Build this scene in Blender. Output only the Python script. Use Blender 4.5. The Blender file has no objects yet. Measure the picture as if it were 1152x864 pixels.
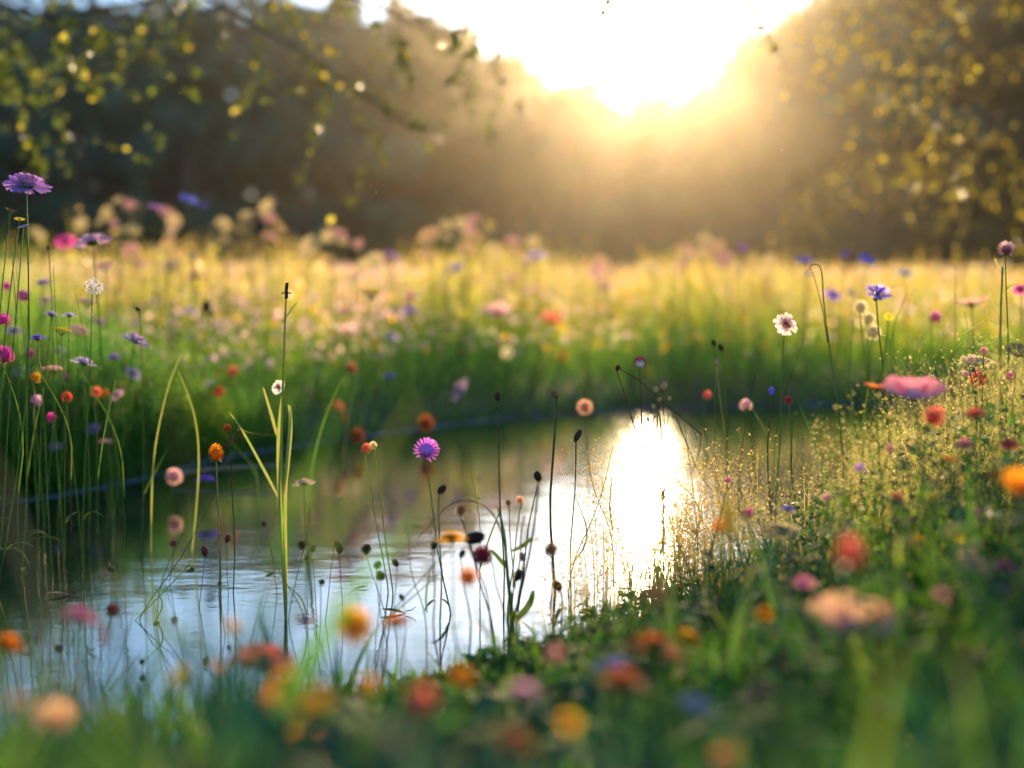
import bpy, math, random
import numpy as np
from mathutils import Vector, Matrix

random.seed(7)
rng = np.random.default_rng(11)
R = math.radians
SC = bpy.context.scene
COL = SC.collection

# ------------------------------------------------------------------ camera
CAM_H = 0.55
FPX = 1600.0
PITCH = math.atan(112 / FPX)
cd = bpy.data.cameras.new('camera')
cam = bpy.data.objects.new('camera', cd)
COL.objects.link(cam)
cam.location = (0, 0, CAM_H)
cam.rotation_euler = (math.pi / 2 - PITCH, 0, 0)
cd.lens = 50
cd.sensor_width = 36
cd.clip_start = 0.02
cd.clip_end = 1500
cd.dof.use_dof = True
cd.dof.focus_distance = 2.45
cd.dof.aperture_fstop = 1.7
SC.camera = cam

# ------------------------------------------------------------------ world and sun
SUN_EL = R(9.6)
SUN_AZ = math.atan((732 - 576) / FPX)          # to the right of the view axis (+Y)
w = bpy.data.worlds.new('World')
SC.world = w
w.use_nodes = True
nt = w.node_tree
sky = nt.nodes.new('ShaderNodeTexSky')
sky.sky_type = 'NISHITA'
sky.sun_disc = False
sky.sun_elevation = SUN_EL
sky.sun_rotation = SUN_AZ
sky.air_density = 1.0
sky.dust_density = 0.3
sky.ozone_density = 4.0
nt.links.new(sky.outputs[0], nt.nodes['Background'].inputs[0])
nt.nodes['Background'].inputs[1].default_value = 0.15
sl = bpy.data.lights.new('sun', 'SUN')
sl.energy = 5.0
sl.angle = R(0.6)
sl.color = (1.0, 0.72, 0.40)
sun = bpy.data.objects.new('sun', sl)
COL.objects.link(sun)
sd = Vector((math.sin(SUN_AZ) * math.cos(SUN_EL), math.cos(SUN_AZ) * math.cos(SUN_EL), math.sin(SUN_EL)))
sun.rotation_euler = sd.to_track_quat('Z', 'Y').to_euler()

SC.view_settings.view_transform = 'Standard'
SC.view_settings.look = 'None'
SC.view_settings.exposure = 1.48
SC.view_settings.gamma = 1
SC.render.engine = 'CYCLES'
cy = SC.cycles
cy.use_denoising = True
try:
    cy.denoiser = 'OPENIMAGEDENOISE'
except Exception:
    pass
cy.max_bounces = 6
cy.diffuse_bounces = 4
cy.glossy_bounces = 2
cy.transmission_bounces = 3
cy.volume_bounces = 0
cy.transparent_max_bounces = 4
cy.sample_clamp_indirect = 6
cy.caustics_reflective = False
cy.caustics_refractive = False

HAZE_DENSITY = 0.00015
HAZE_G = 0.89

# ------------------------------------------------------------------ helpers
def P(px, py, d):
    """world point that stands at depth y=d behind photograph pixel (px,py)"""
    a = (px - 576) / FPX
    b = -(py - 432) / FPX
    cp, sp = math.cos(PITCH), math.sin(PITCH)
    v = Vector((a, cp + b * sp, -sp + b * cp))
    v *= d / v.y
    return v + Vector((0, 0, CAM_H))

def tag(o, label=None, cat=None, group=None, kind=None):
    if label: o['label'] = label
    if cat: o['category'] = cat
    if group: o['group'] = group
    if kind: o['kind'] = kind
    return o

def empty(name, loc=(0, 0, 0)):
    o = bpy.data.objects.new(name, None)
    o.empty_display_size = 0.05
    COL.objects.link(o)
    o.location = loc
    return o

def copy_tree(o, parent=None):
    c = o.copy()
    COL.objects.link(c)
    if parent: c.parent = parent
    for ch in list(o.children):
        copy_tree(ch, c)
    return c

class MB:
    def __init__(s):
        s.v = []; s.f = []; s.n = 0
    def add(s, V, F):
        V = np.asarray(V, dtype=np.float64).reshape(-1, 3)
        s.v.append(V)
        s.f.extend([tuple(i + s.n for i in f) for f in F])
        s.n += len(V)
    def tube(s, pts, r0, r1=None, sides=6, rf=None):
        pts = [Vector(p) for p in pts]
        n = len(pts)
        r1 = r0 if r1 is None else r1
        V = []
        ref = Vector((0.3, 1, 0.2))
        for i, p in enumerate(pts):
            t = (pts[min(i + 1, n - 1)] - pts[max(i - 1, 0)])
            if t.length < 1e-9: t = Vector((0, 0, 1))
            t.normalize()
            a = t.cross(ref)
            if a.length < 1e-3: a = t.cross(Vector((1, 0, 0)))
            a.normalize()
            b = t.cross(a)
            u = i / (n - 1)
            r = rf(u) if rf else r0 + (r1 - r0) * u
            for k in range(sides):
                an = 2 * math.pi * k / sides
                V.append(p + a * (r * math.cos(an)) + b * (r * math.sin(an)))
        F = []
        for i in range(n - 1):
            for k in range(sides):
                k2 = (k + 1) % sides
                F.append((i * sides + k, i * sides + k2, (i + 1) * sides + k2, (i + 1) * sides + k))
        F.append(tuple(range(sides))[::-1])
        F.append(tuple((n - 1) * sides + k for k in range(sides)))
        s.add(V, F)
    def ellipsoid(s, c, rx, rz, axis=None, nu=10, nv=7, bump=0.0, prof=None):
        M = Vector(axis).to_track_quat('Z', 'Y').to_matrix() if axis is not None else Matrix.Identity(3)
        V = []
        for j in range(nv + 1):
            th = math.pi * j / nv
            for i in range(nu):
                ph = 2 * math.pi * i / nu
                k = 1 + bump * (random.random() - .5) * 2
                rr = math.sin(th)
                z = math.cos(th)
                if prof: rr *= prof(z)
                V.append(Vector(c) + M @ Vector((rx * rr * math.cos(ph) * k, rx * rr * math.sin(ph) * k, rz * z * k)))
        F = []
        for j in range(nv):
            for i in range(nu):
                i2 = (i + 1) % nu
                F.append((j * nu + i, (j + 1) * nu + i, (j + 1) * nu + i2, j * nu + i2))
        s.add(V, F)
    def strip(s, pts, widths, side, fold=0.0):
        """a ribbon leaf/petal: pts along it, side vector(s), fold lifts the edges"""
        V = []
        n = len(pts)
        for i, p in enumerate(pts):
            p = Vector(p)
            t = Vector(pts[min(i + 1, n - 1)]) - Vector(pts[max(i - 1, 0)])
            sd_ = Vector(side)
            nn = t.cross(sd_)
            if nn.length > 1e-9: nn.normalize()
            w_ = widths[i]
            V += [p - sd_ * w_ + nn * (fold * w_), p, p + sd_ * w_ + nn * (fold * w_)]
        F = []
        for i in range(n - 1):
            a = i * 3
            F += [(a, a + 1, a + 4, a + 3), (a + 1, a + 2, a + 5, a + 4)]
        s.add(V, F)
    def transform(s, M, loc=(0, 0, 0), sc=1.0):
        A = np.array(M.to_3x3()) * sc
        s.v = [v @ A.T + np.array(loc) for v in s.v]
        return s
    def build(s, name, mat, parent=None, smooth=True, loc=None):
        me = bpy.data.meshes.new(name)
        V = np.vstack(s.v) if s.v else np.zeros((0, 3))
        me.from_pydata(V.tolist(), [], s.f)
        me.materials.append(mat)
        if smooth: me.polygons.foreach_set('use_smooth', [True] * len(me.polygons))
        o = bpy.data.objects.new(name, me)
        COL.objects.link(o)
        if parent: o.parent = parent
        if loc is not None: o.location = loc
        return o

def fast_mesh(name, V, quads, mat, attrs=None, parent=None, smooth=False, tris=False):
    k = 3 if tris else 4
    me = bpy.data.meshes.new(name)
    me.vertices.add(len(V))
    me.vertices.foreach_set('co', np.ascontiguousarray(V, dtype=np.float32).ravel())
    nf = len(quads)
    me.loops.add(nf * k)
    me.polygons.add(nf)
    me.loops.foreach_set('vertex_index', np.ascontiguousarray(quads, dtype=np.int32).ravel())
    me.polygons.foreach_set('loop_start', np.arange(0, nf * k, k, dtype=np.int32))
    if smooth: me.polygons.foreach_set('use_smooth', np.ones(nf, dtype=bool))
    me.materials.append(mat)
    for an, arr in (attrs or {}).items():
        a = me.attributes.new(an, 'FLOAT', 'POINT')
        a.data.foreach_set('value', np.ascontiguousarray(arr, dtype=np.float32))
    me.update(calc_edges=True)
    me.validate()
    o = bpy.data.objects.new(name, me)
    COL.objects.link(o)
    if parent: o.parent = parent
    return o

# ------------------------------------------------------------------ materials
_m = {}
def new_mat(name):
    m = bpy.data.materials.new(name)
    m.use_nodes = True
    n = m.node_tree
    for x in list(n.nodes): n.nodes.remove(x)
    out = n.nodes.new('ShaderNodeOutputMaterial')
    return m, n, out

def petal_mat(col, trans=0.5, rough=0.85, var=0.25, tint=None):
    key = ('petal', col, trans, tint)
    if key in _m: return _m[key]
    m, n, out = new_mat('petal')
    tc = n.nodes.new('ShaderNodeTexCoord')
    no = n.nodes.new('ShaderNodeTexNoise'); no.inputs['Scale'].default_value = 90
    n.links.new(tc.outputs['Object'], no.inputs['Vector'])
    cr = n.nodes.new('ShaderNodeValToRGB')
    c2 = tint or tuple(max(0, c * (1 - var)) for c in col)
    cr.color_ramp.elements[0].position = .35; cr.color_ramp.elements[1].position = .65
    cr.color_ramp.elements[0].color = (*c2, 1); cr.color_ramp.elements[1].color = (*col, 1)
    n.links.new(no.outputs[0], cr.inputs[0])
    b = n.nodes.new('ShaderNodeBsdfPrincipled')
    b.inputs['Roughness'].default_value = rough
    b.inputs['Specular IOR Level'].default_value = .06
    t = n.nodes.new('ShaderNodeBsdfTranslucent')
    mx = n.nodes.new('ShaderNodeMixShader'); mx.inputs[0].default_value = trans
    n.links.new(cr.outputs[0], b.inputs['Base Color']); n.links.new(cr.outputs[0], t.inputs['Color'])
    n.links.new(b.outputs[0], mx.inputs[1]); n.links.new(t.outputs[0], mx.inputs[2])
    n.links.new(mx.outputs[0], out.inputs[0])
    _m[key] = m
    return m

def grass_mat(name, low, high, dry, trans=.45, rough=.5, spec=.35, split=.5, dryshare=.5, alt=None, altscale=3.0):
    """t = position along the blade, rnd = one number per blade"""
    m, n, out = new_mat(name)
    at = n.nodes.new('ShaderNodeAttribute'); at.attribute_name = 't'
    ar = n.nodes.new('ShaderNodeAttribute'); ar.attribute_name = 'rnd'
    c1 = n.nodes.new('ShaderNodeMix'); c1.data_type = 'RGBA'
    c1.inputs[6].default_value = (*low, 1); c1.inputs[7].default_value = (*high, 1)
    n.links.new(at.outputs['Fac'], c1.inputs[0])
    mr = n.nodes.new('ShaderNodeMapRange')
    mr.inputs[1].default_value = split; mr.inputs[2].default_value = 1.0
    mr.inputs[3].default_value = 0; mr.inputs[4].default_value = 1
    n.links.new(at.outputs['Fac'], mr.inputs[0])
    m2 = n.nodes.new('ShaderNodeMath'); m2.operation = 'GREATER_THAN'; m2.inputs[1].default_value = 1 - dryshare
    n.links.new(ar.outputs['Fac'], m2.inputs[0])
    m3 = n.nodes.new('ShaderNodeMath'); m3.operation = 'MULTIPLY'
    n.links.new(mr.outputs[0], m3.inputs[0]); n.links.new(m2.outputs[0], m3.inputs[1])
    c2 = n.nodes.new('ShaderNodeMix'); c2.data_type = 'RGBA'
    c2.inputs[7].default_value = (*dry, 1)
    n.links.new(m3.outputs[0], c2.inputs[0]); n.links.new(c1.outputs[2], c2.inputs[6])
    hs = n.nodes.new('ShaderNodeHueSaturation')
    mv = n.nodes.new('ShaderNodeMapRange'); mv.inputs[3].default_value = .6; mv.inputs[4].default_value = 1.35
    n.links.new(ar.outputs['Fac'], mv.inputs[0]); n.links.new(mv.outputs[0], hs.inputs['Value'])
    mh = n.nodes.new('ShaderNodeMapRange'); mh.inputs[3].default_value = .485; mh.inputs[4].default_value = .53
    n.links.new(ar.outputs['Fac'], mh.inputs[0]); n.links.new(mh.outputs[0], hs.inputs['Hue'])
    if alt:
        tc = n.nodes.new('ShaderNodeTexCoord')
        no = n.nodes.new('ShaderNodeTexNoise'); no.inputs['Scale'].default_value = altscale; no.inputs['Detail'].default_value = 3
        n.links.new(tc.outputs['Object'], no.inputs['Vector'])
        mm = n.nodes.new('ShaderNodeMapRange'); mm.inputs[1].default_value = .42; mm.inputs[2].default_value = .54
        n.links.new(no.outputs[0], mm.inputs[0])
        c3 = n.nodes.new('ShaderNodeMix'); c3.data_type = 'RGBA'; c3.inputs[7].default_value = (*alt, 1)
        n.links.new(mm.outputs[0], c3.inputs[0]); n.links.new(c2.outputs[2], c3.inputs[6])
        n.links.new(c3.outputs[2], hs.inputs['Color'])
    else:
        n.links.new(c2.outputs[2], hs.inputs['Color'])
    b = n.nodes.new('ShaderNodeBsdfPrincipled'); b.inputs['Roughness'].default_value = rough
    b.inputs['Specular IOR Level'].default_value = spec
    t = n.nodes.new('ShaderNodeBsdfTranslucent')
    mx = n.nodes.new('ShaderNodeMixShader'); mx.inputs[0].default_value = trans
    n.links.new(hs.outputs[0], b.inputs['Base Color']); n.links.new(hs.outputs[0], t.inputs['Color'])
    n.links.new(b.outputs[0], mx.inputs[1]); n.links.new(t.outputs[0], mx.inputs[2])
    n.links.new(mx.outputs[0], out.inputs[0])
    return m

def solid_mat(name, c1, c2, scale=20, rough=.7, bump=0.0, spec=.3):
    m, n, out = new_mat(name)
    tc = n.nodes.new('ShaderNodeTexCoord')
    no = n.nodes.new('ShaderNodeTexNoise'); no.inputs['Scale'].default_value = scale; no.inputs['Detail'].default_value = 6
    n.links.new(tc.outputs['Object'], no.inputs['Vector'])
    cr = n.nodes.new('ShaderNodeValToRGB')
    cr.color_ramp.elements[0].position = .3; cr.color_ramp.elements[1].position = .7
    cr.color_ramp.elements[0].color = (*c1, 1); cr.color_ramp.elements[1].color = (*c2, 1)
    n.links.new(no.outputs[0], cr.inputs[0])
    b = n.nodes.new('ShaderNodeBsdfPrincipled'); b.inputs['Roughness'].default_value = rough
    b.inputs['Specular IOR Level'].default_value = spec
    n.links.new(cr.outputs[0], b.inputs['Base Color'])
    if bump:
        bp = n.nodes.new('ShaderNodeBump'); bp.inputs['Strength'].default_value = bump
        n.links.new(no.outputs[0], bp.inputs['Height']); n.links.new(bp.outputs[0], b.inputs['Normal'])
    n.links.new(b.outputs[0], out.inputs[0])
    return m

M_STEM = petal_mat((.14, .22, .03), .25, .5, .3)
M_STEM_PALE = petal_mat((.42, .40, .10), .4, .5, .3)
M_STEM_DRY = petal_mat((.13, .075, .03), .1, .6, .4)
M_BUD = petal_mat((.07, .035, .02), .08, .6, .5)
M_BUD_WARM = petal_mat((.22, .09, .05), .2, .6, .5)
M_LEAF = petal_mat((.11, .17, .025), .45, .45, .35)
M_BARK = solid_mat('bark', (.03, .02, .014), (.09, .06, .04), 12, .9, .6)
M_BARK_FAR = solid_mat('bark_far', (.02, .018, .014), (.06, .05, .04), 2, .9, .4)

# ------------------------------------------------------------------ pond outline and terrain
POND = np.array([(-6.5, 1.4), (-5.8, 2.6), (-4.0, 3.0), (-2.4, 3.15), (-1.27, 3.50), (-1.12, 3.8), (-1.01, 4.09), (-.95, 4.45),
                 (-.62, 5.0), (-.25, 5.55), (.09, 5.95), (.5, 6.25), (1.03, 6.4), (1.6, 6.55), (2.3, 6.5), (2.6, 6.1), (2.3, 5.6), (1.65, 5.0),
                 (1.25, 4.3), (.95, 3.6), (.64, 3.0), (.40, 2.6), (.15, 2.25), (-.10, 1.9), (-.30, 1.62), (-.6, 1.3),
                 (-1.1, 1.1), (-2.5, .8), (-4.5, .7), (-6.2, .9)])
def smooth_poly(Q, it=2):
    for _ in range(it):
        N = np.roll(Q, -1, 0)
        Q = np.stack([Q * .75 + N * .25, Q * .25 + N * .75], 1).reshape(-1, 2)
    return Q
PONDS = smooth_poly(POND, 2)
def pond_sd(x, y):
    """signed distance to the shore: negative in the water"""
    x = np.atleast_1d(np.asarray(x, float)); y = np.atleast_1d(np.asarray(y, float))
    sh = x.shape; x = x.ravel(); y = y.ravel()
    best = np.full(x.shape, 1e9); inside = np.zeros(x.shape, bool)
    A = PONDS; B = np.roll(PONDS, -1, 0)
    for (ax, ay), (bx, by) in zip(A, B):
        dx, dy = bx - ax, by - ay
        t = np.clip(((x - ax) * dx + (y - ay) * dy) / (dx * dx + dy * dy + 1e-12), 0, 1)
        d = np.hypot(x - ax - t * dx, y - ay - t * dy)
        best = np.minimum(best, d)
        c = ((ay > y) != (by > y))
        xi = ax + (y - ay) * dx / (dy if abs(dy) > 1e-9 else 1e-9)
        inside ^= (c & (x < xi))
    return np.where(inside, -best, best).reshape(sh)
def ground_z(x, y):
    x = np.atleast_1d(np.asarray(x, float)); y = np.atleast_1d(np.asarray(y, float))
    s = pond_sd(x, y)
    z = np.where(s > 0, .11 * (1 - np.exp(-s * 3.2)), np.maximum(s * .5, -.3))
    z = z + np.where(s > .1, 0.02 * np.sin(x * 1.7 + .4) * np.cos(y * 1.3), 0) * np.clip(s, 0, 1)
    z += .25 * (1 - np.exp(-np.clip(y - 14, 0, None) / 40.0))
    return z
def gz(x, y): return float(ground_z(x, y)[0])

def axis_coords(n, a, lim, c=0):
    u = np.linspace(-1, 1, n)
    return c + np.sinh(u * a) / math.sinh(a) * lim
gx = axis_coords(240, 6.0, 190)
gy = axis_coords(240, 5.6, 150, 3.0)
gy = gy[gy > -45]
GX, GY = np.meshgrid(gx, gy, indexing='ij')
GZ = ground_z(GX, GY).reshape(GX.shape)
nx, ny = GX.shape
idx = np.arange(nx * ny).reshape(nx, ny)
q = np.stack([idx[:-1, :-1], idx[1:, :-1], idx[1:, 1:], idx[:-1, 1:]], -1).reshape(-1, 4)
m_ground = solid_mat('soil', (.035, .03, .015), (.075, .07, .03), 6, .95, .5)
g = fast_mesh('ground', np.stack([GX, GY, GZ], -1).reshape(-1, 3), q, m_ground, smooth=True)
tag(g, 'dark soil of the meadow under the grass', kind='structure')

# water
def water_mat():
    m, n, out = new_mat('pond_water')
    tc = n.nodes.new('ShaderNodeTexCoord')
    mp = n.nodes.new('ShaderNodeMapping'); mp.inputs['Scale'].default_value = (1, 1.6, 1)
    n.links.new(tc.outputs['Object'], mp.inputs[0])
    no = n.nodes.new('ShaderNodeTexNoise'); no.inputs['Scale'].default_value = 4.5; no.inputs['Detail'].default_value = 3
    n2 = n.nodes.new('ShaderNodeTexNoise'); n2.inputs['Scale'].default_value = 26; n2.inputs['Detail'].default_value = 2
    n.links.new(mp.outputs[0], no.inputs['Vector']); n.links.new(mp.outputs[0], n2.inputs['Vector'])
    b1 = n.nodes.new('ShaderNodeBump'); b1.inputs['Strength'].default_value = .018; b1.inputs['Distance'].default_value = .06
    b2 = n.nodes.new('ShaderNodeBump'); b2.inputs['Strength'].default_value = .018; b2.inputs['Distance'].default_value = .01
    n.links.new(no.outputs[0], b1.inputs['Height']); n.links.new(n2.outputs[0], b2.inputs['Height'])
    n.links.new(b1.outputs[0], b2.inputs['Normal'])
    b = n.nodes.new('ShaderNodeBsdfPrincipled')
    b.inputs['Base Color'].default_value = (.012, .018, .012, 1)
    b.inputs['Roughness'].default_value = .065
    b.inputs['IOR'].default_value = 2.0
    b.inputs['Specular Tint'].default_value = (.84, .97, 1.0, 1)
    n.links.new(b2.outputs[0], b.inputs['Normal'])
    n.links.new(b.outputs[0], out.inputs[0])
    return m
wb = MB()
c = PONDS * 1.0
# water sheet slightly wider than the shore line so the bank cuts it
cen = c.mean(0)
wv = []
for i in range(len(c)):
    p0, p1, p2 = c[i - 1], c[i], c[(i + 1) % len(c)]
    t = p2 - p0; nrm = np.array([-t[1], t[0]]) / np.linalg.norm(t)
    wv.append((*(p1 + nrm * .02), 0.0) if pond_sd(*(p1 + nrm * .02))[0] > 0 else (*(p1 - nrm * .02), 0.0))
wb.add(wv, [tuple(range(len(wv)))])
wo = wb.build('pond_water', water_mat(), smooth=False)
tag(wo, 'still dark pond mirroring the trees and the bright sky', kind='structure')

# ------------------------------------------------------------------ grass (stuff)
def blades(name, X, Y, H, W, mat, bend=.25, seg=4, lean=None, label='', minz=None, dirs=None, droop=0.0):
    n = len(X)
    Z = ground_z(X, Y).reshape(-1)
    if minz is not None: Z = np.maximum(Z, minz)
    Z = Z - .01
    az = rng.uniform(0, 2 * np.pi, n) if dirs is None else dirs
    wa = az + np.pi / 2 + rng.normal(0, .6, n)
    B = bend * H * rng.uniform(.2, 1.6, n)
    lx = rng.normal(0, .08, n) * H; ly = rng.normal(0, .08, n) * H
    V = np.zeros((n, seg + 1, 2, 3)); T = np.zeros((n, seg + 1, 2))
    for k in range(seg + 1):
        s_ = k / seg
        ww = W * (1 - s_ ** 2) * .5 + W * .04
        x = X + np.cos(az) * B * s_ ** 2.2 + lx * s_
        y = Y + np.sin(az) * B * s_ ** 2.2 + ly * s_
        z = Z + H * (s_ - droop * s_ ** 4)
        for e, sg in ((0, -1), (1, 1)):
            V[:, k, e, 0] = x + sg * ww * np.cos(wa)
            V[:, k, e, 1] = y + sg * ww * np.sin(wa)
            V[:, k, e, 2] = z
            T[:, k, e] = s_
    base = (np.arange(n) * (seg + 1) * 2)[:, None]
    qs = []
    for k in range(seg):
        qs.append(np.stack([base[:, 0] + 2 * k, base[:, 0] + 2 * k + 1, base[:, 0] + 2 * k + 3, base[:, 0] + 2 * k + 2], -1))
    qd = np.stack(qs, 1).reshape(-1, 4)
    rnd = np.repeat(rng.random(n), (seg + 1) * 2)
    o = fast_mesh(name, V.reshape(-1, 3), qd, mat, {'t': T.ravel(), 'rnd': rnd}, smooth=True)
    if label: tag(o, label, kind='stuff')
    tips = np.stack([X + np.cos(az) * B + lx, Y + np.sin(az) * B + ly, Z + H * (1 - droop)], -1)
    return o, tips, (X, Y, Z, H, az, B, lx, ly)

def flecks(name, C, size, mat, label='', elong=1.0, rnd=None, t=1.0, kind='stuff', parent=None):
    """small randomly turned leaf-shaped faces"""
    n = len(C)
    a = rng.normal(size=(n, 3)); a /= np.linalg.norm(a, axis=1)[:, None]
    b = np.cross(a, rng.normal(size=(n, 3))); b /= np.linalg.norm(b, axis=1)[:, None]
    size = np.broadcast_to(size, (n,))[:, None]
    c_ = np.cross(a, b) * size * .18
    V = np.stack([C - a * size * elong, C + b * size * .5 + c_, C + a * size * elong, C - b * size * .5 + c_], 1)
    qd = np.arange(n * 4).reshape(n, 4)
    r = rng.random(n) if rnd is None else rnd
    o = fast_mesh(name, V.reshape(-1, 3), qd, mat, {'t': np.full(n * 4, t), 'rnd': np.repeat(r, 4)}, parent=parent)
    if label: tag(o, label, kind=kind)
    return o

def scatter(n, x0, x1, y0, y1, smin=.02, fn=None, power=1.0):
    X = np.zeros(0); Y = np.zeros(0)
    while len(X) < n:
        m = n * 2
        u = rng.random(m) ** power
        y = y0 + (y1 - y0) * u
        x = rng.uniform(x0, x1, m)
        x = x * np.maximum(y, 1.5) / max(abs(y1), 1e-6) if fn == 'fan' else x
        k = pond_sd(x, y) > smin
        if callable(fn): k &= fn(x, y)
        X = np.concatenate([X, x[k]]); Y = np.concatenate([Y, y[k]])
    return X[:n], Y[:n]

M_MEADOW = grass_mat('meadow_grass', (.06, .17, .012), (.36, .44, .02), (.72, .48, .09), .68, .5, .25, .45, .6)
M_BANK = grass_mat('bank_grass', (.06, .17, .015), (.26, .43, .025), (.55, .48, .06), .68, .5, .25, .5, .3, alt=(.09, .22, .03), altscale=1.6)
M_FORE = grass_mat('foreground_grass', (.02, .09, .012), (.15, .30, .018), (.30, .28, .04), .45, .7, .08, .5, .15, alt=(.010, .055, .036), altscale=4.5)
M_STRAW = grass_mat('seed_grass', (.18, .20, .03), (.50, .38, .07), (.66, .40, .14), .5, .5, .3, .4, .6)

# far meadow: fan shaped so it fills the view and some way beyond it
def fan(n, y0, y1, spread=.52, smin=.05, power=1.6):
    X = np.zeros(0); Y = np.zeros(0)
    while len(X) < n:
        m = n * 2
        y = y0 + (y1 - y0) * rng.random(m) ** power
        x = rng.uniform(-spread, spread, m) * (y + 1.5)
        k = pond_sd(x, y) > smin
        X = np.concatenate([X, x[k]]); Y = np.concatenate([Y, y[k]])
    return X[:n], Y[:n]
def hfun(X, Y):
    s = pond_sd(X, Y)
    h = .13 + .47 * (1 - np.exp(-np.clip(s - .1, 0, None) / 3.3))
    return h
PATCH = lambda X, Y: .5 + .5 * np.sin(X * 1.9 + 1.3 * np.sin(Y * .8)) * np.cos(Y * 1.1 + X * .4)
X, Y = fan(50000, 3.2, 26)
k = (pond_sd(X, Y) > 1.1) | (rng.random(len(X)) < .30)
X, Y = X[k], Y[k]
H = hfun(X, Y) * rng.uniform(.5, 1.1, len(X)) * (.74 + .26 * PATCH(X, Y) + .20 * np.sin(X / Y * 31 + 1.0) * np.sin(X / Y * 13 + Y * .5) + .08 * np.sin(X / Y * 75) + .22 * np.exp(-((X + .35) / .5) ** 2) - .18 * np.exp(-((X + .75) / .3) ** 2) + .16 * np.exp(-((X - 1.0) / .35) ** 2) + .16 * np.exp(-((X + 1.8) / .6) ** 2)) * np.where(rng.random(len(X)) < .05, 1.35, 1)
W = .0035 + .0006 * Y
def swell(X, Y):
    u = X / Y * FPX + 576
    g_ = lambda c, w_, a: a * np.exp(-((u - c) / w_) ** 2)
    return g_(520, 62, .30) + g_(600, 30, .12) + g_(800, 52, .30) + g_(320, 45, .18) + g_(170, 60, .30) + g_(50, 60, .2) - g_(430, 30, .10) + g_(870, 20, .12)
H = H + np.where(Y > 6.5, swell(X, Y) * rng.random(len(X)) ** .7, 0)
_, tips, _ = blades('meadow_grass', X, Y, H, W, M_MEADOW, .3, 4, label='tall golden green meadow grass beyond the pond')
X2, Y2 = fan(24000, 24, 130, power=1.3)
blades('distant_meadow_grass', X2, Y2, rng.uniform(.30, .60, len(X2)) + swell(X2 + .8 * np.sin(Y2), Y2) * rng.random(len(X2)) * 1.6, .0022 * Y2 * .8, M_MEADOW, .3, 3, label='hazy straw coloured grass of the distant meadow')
# seed tufts on the meadow grass
ok = (hfun(tips[:, 0], tips[:, 1]) > .3) & (tips[:, 1] > 4.0)
tp = tips[ok]
sel = tp[rng.integers(0, len(tp), 60000)]
sel = sel + rng.normal(0, 1, sel.shape) * np.array([.015, .015, .035]) - np.array([0, 0, .02])
flecks('meadow_seed_heads', sel, rng.uniform(.006, .014, len(sel)) * (1 + sel[:, 1] * .05), M_STRAW, 'pale straw seed heads of the meadow grasses', 1.6)

# far bank grass close to the water
def near_shore(x, y):
    s = pond_sd(x, y)
    return (s < .9) & (y > 2.9)
X, Y = scatter(9000, -3.2, 3.2, 2.9, 7.4, .0, near_shore)
s = pond_sd(X, Y)
H = (.10 + .22 * np.clip(s / .5, 0, 1)) * rng.uniform(.5, 1.2, len(X)) + np.clip(-.8 - X, 0, 1) * .14 * rng.random(len(X))
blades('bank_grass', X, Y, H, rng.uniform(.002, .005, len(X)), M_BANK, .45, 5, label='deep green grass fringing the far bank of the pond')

# tall rushy grass at the left end of the pond
def left_bank(x, y): 
    s = pond_sd(x, y); return (s < .9) & (y > 2.9)
X, Y = scatter(8500, -2.3, -.72, 3.0, 4.9, .0, left_bank)
H = (.20 + .38 * np.clip((-X / Y - .22) / .14, 0, 1)) * rng.uniform(.4, 1.12, len(X))
blades('rush_grass', X, Y, H, rng.uniform(.002, .0042, len(X)), M_BANK, .35, 7, label='tall thin rushes arching over the left end of the pond')

# right bank and near bank: dense growth in front of the water
def right_bank(x, y):
    s = pond_sd(x, y); return (y < 5.6) & (x > -.2) & (x < .55 * y + .5)
X, Y = scatter(16000, -.2, 3.2, 1.7, 5.6, .0, right_bank)
s = pond_sd(X, Y)
H = (.05 + .30 * np.clip(s / .9, 0, 1)) * rng.uniform(.35, 1.0, len(X)) * (.7 + .6 * PATCH(X * 3, Y * 2.3)) * np.where(rng.random(len(X)) < .04, 1.7, 1)
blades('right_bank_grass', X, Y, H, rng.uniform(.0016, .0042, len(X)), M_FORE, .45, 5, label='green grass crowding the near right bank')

def near_bank(x, y):
    return (x > -.45 * y - .25) & (x < .45 * y + .6) & (y < 1.9)
X, Y = scatter(8500, -1.1, 1.6, .6, 2.1, -.06, near_bank)
px = X / Y * FPX + 576
# lower at the left where the open water shows, higher toward the right
HT = np.interp(px, [-100, 0, 150, 280, 420, 560, 700, 850, 1000, 1200], [.55, .50, .50, .56, .60, .66, .72, .78, .84, .9])
TOPPY = np.interp(px, [-100, 0, 150, 280, 420, 560, 660, 760, 880, 1000, 1200], [805, 790, 765, 745, 750, 725, 705, 680, 650, 620, 590]) + np.clip(1.6 - Y, 0, 1) * np.interp(px, [0, 450, 750], [30, 60, 230])
ztop = CAM_H - (TOPPY - 320) / FPX * Y
zb = ground_z(X, Y)
H = np.clip(ztop - zb, .015, .4) * rng.uniform(.3, 1.05, len(X)) * np.where(rng.random(len(X)) < .13, 1.55, 1) * (.7 + .5 * PATCH(X * 5, Y * 4))
blades('foreground_grass', X, Y, H, np.where(rng.random(len(X)) < .12, rng.uniform(.012, .022, len(X)), rng.uniform(.003, .008, len(X))), M_FORE, .4, 6, label='blurred lush grass right in front of the viewer', minz=0.0)

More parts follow.
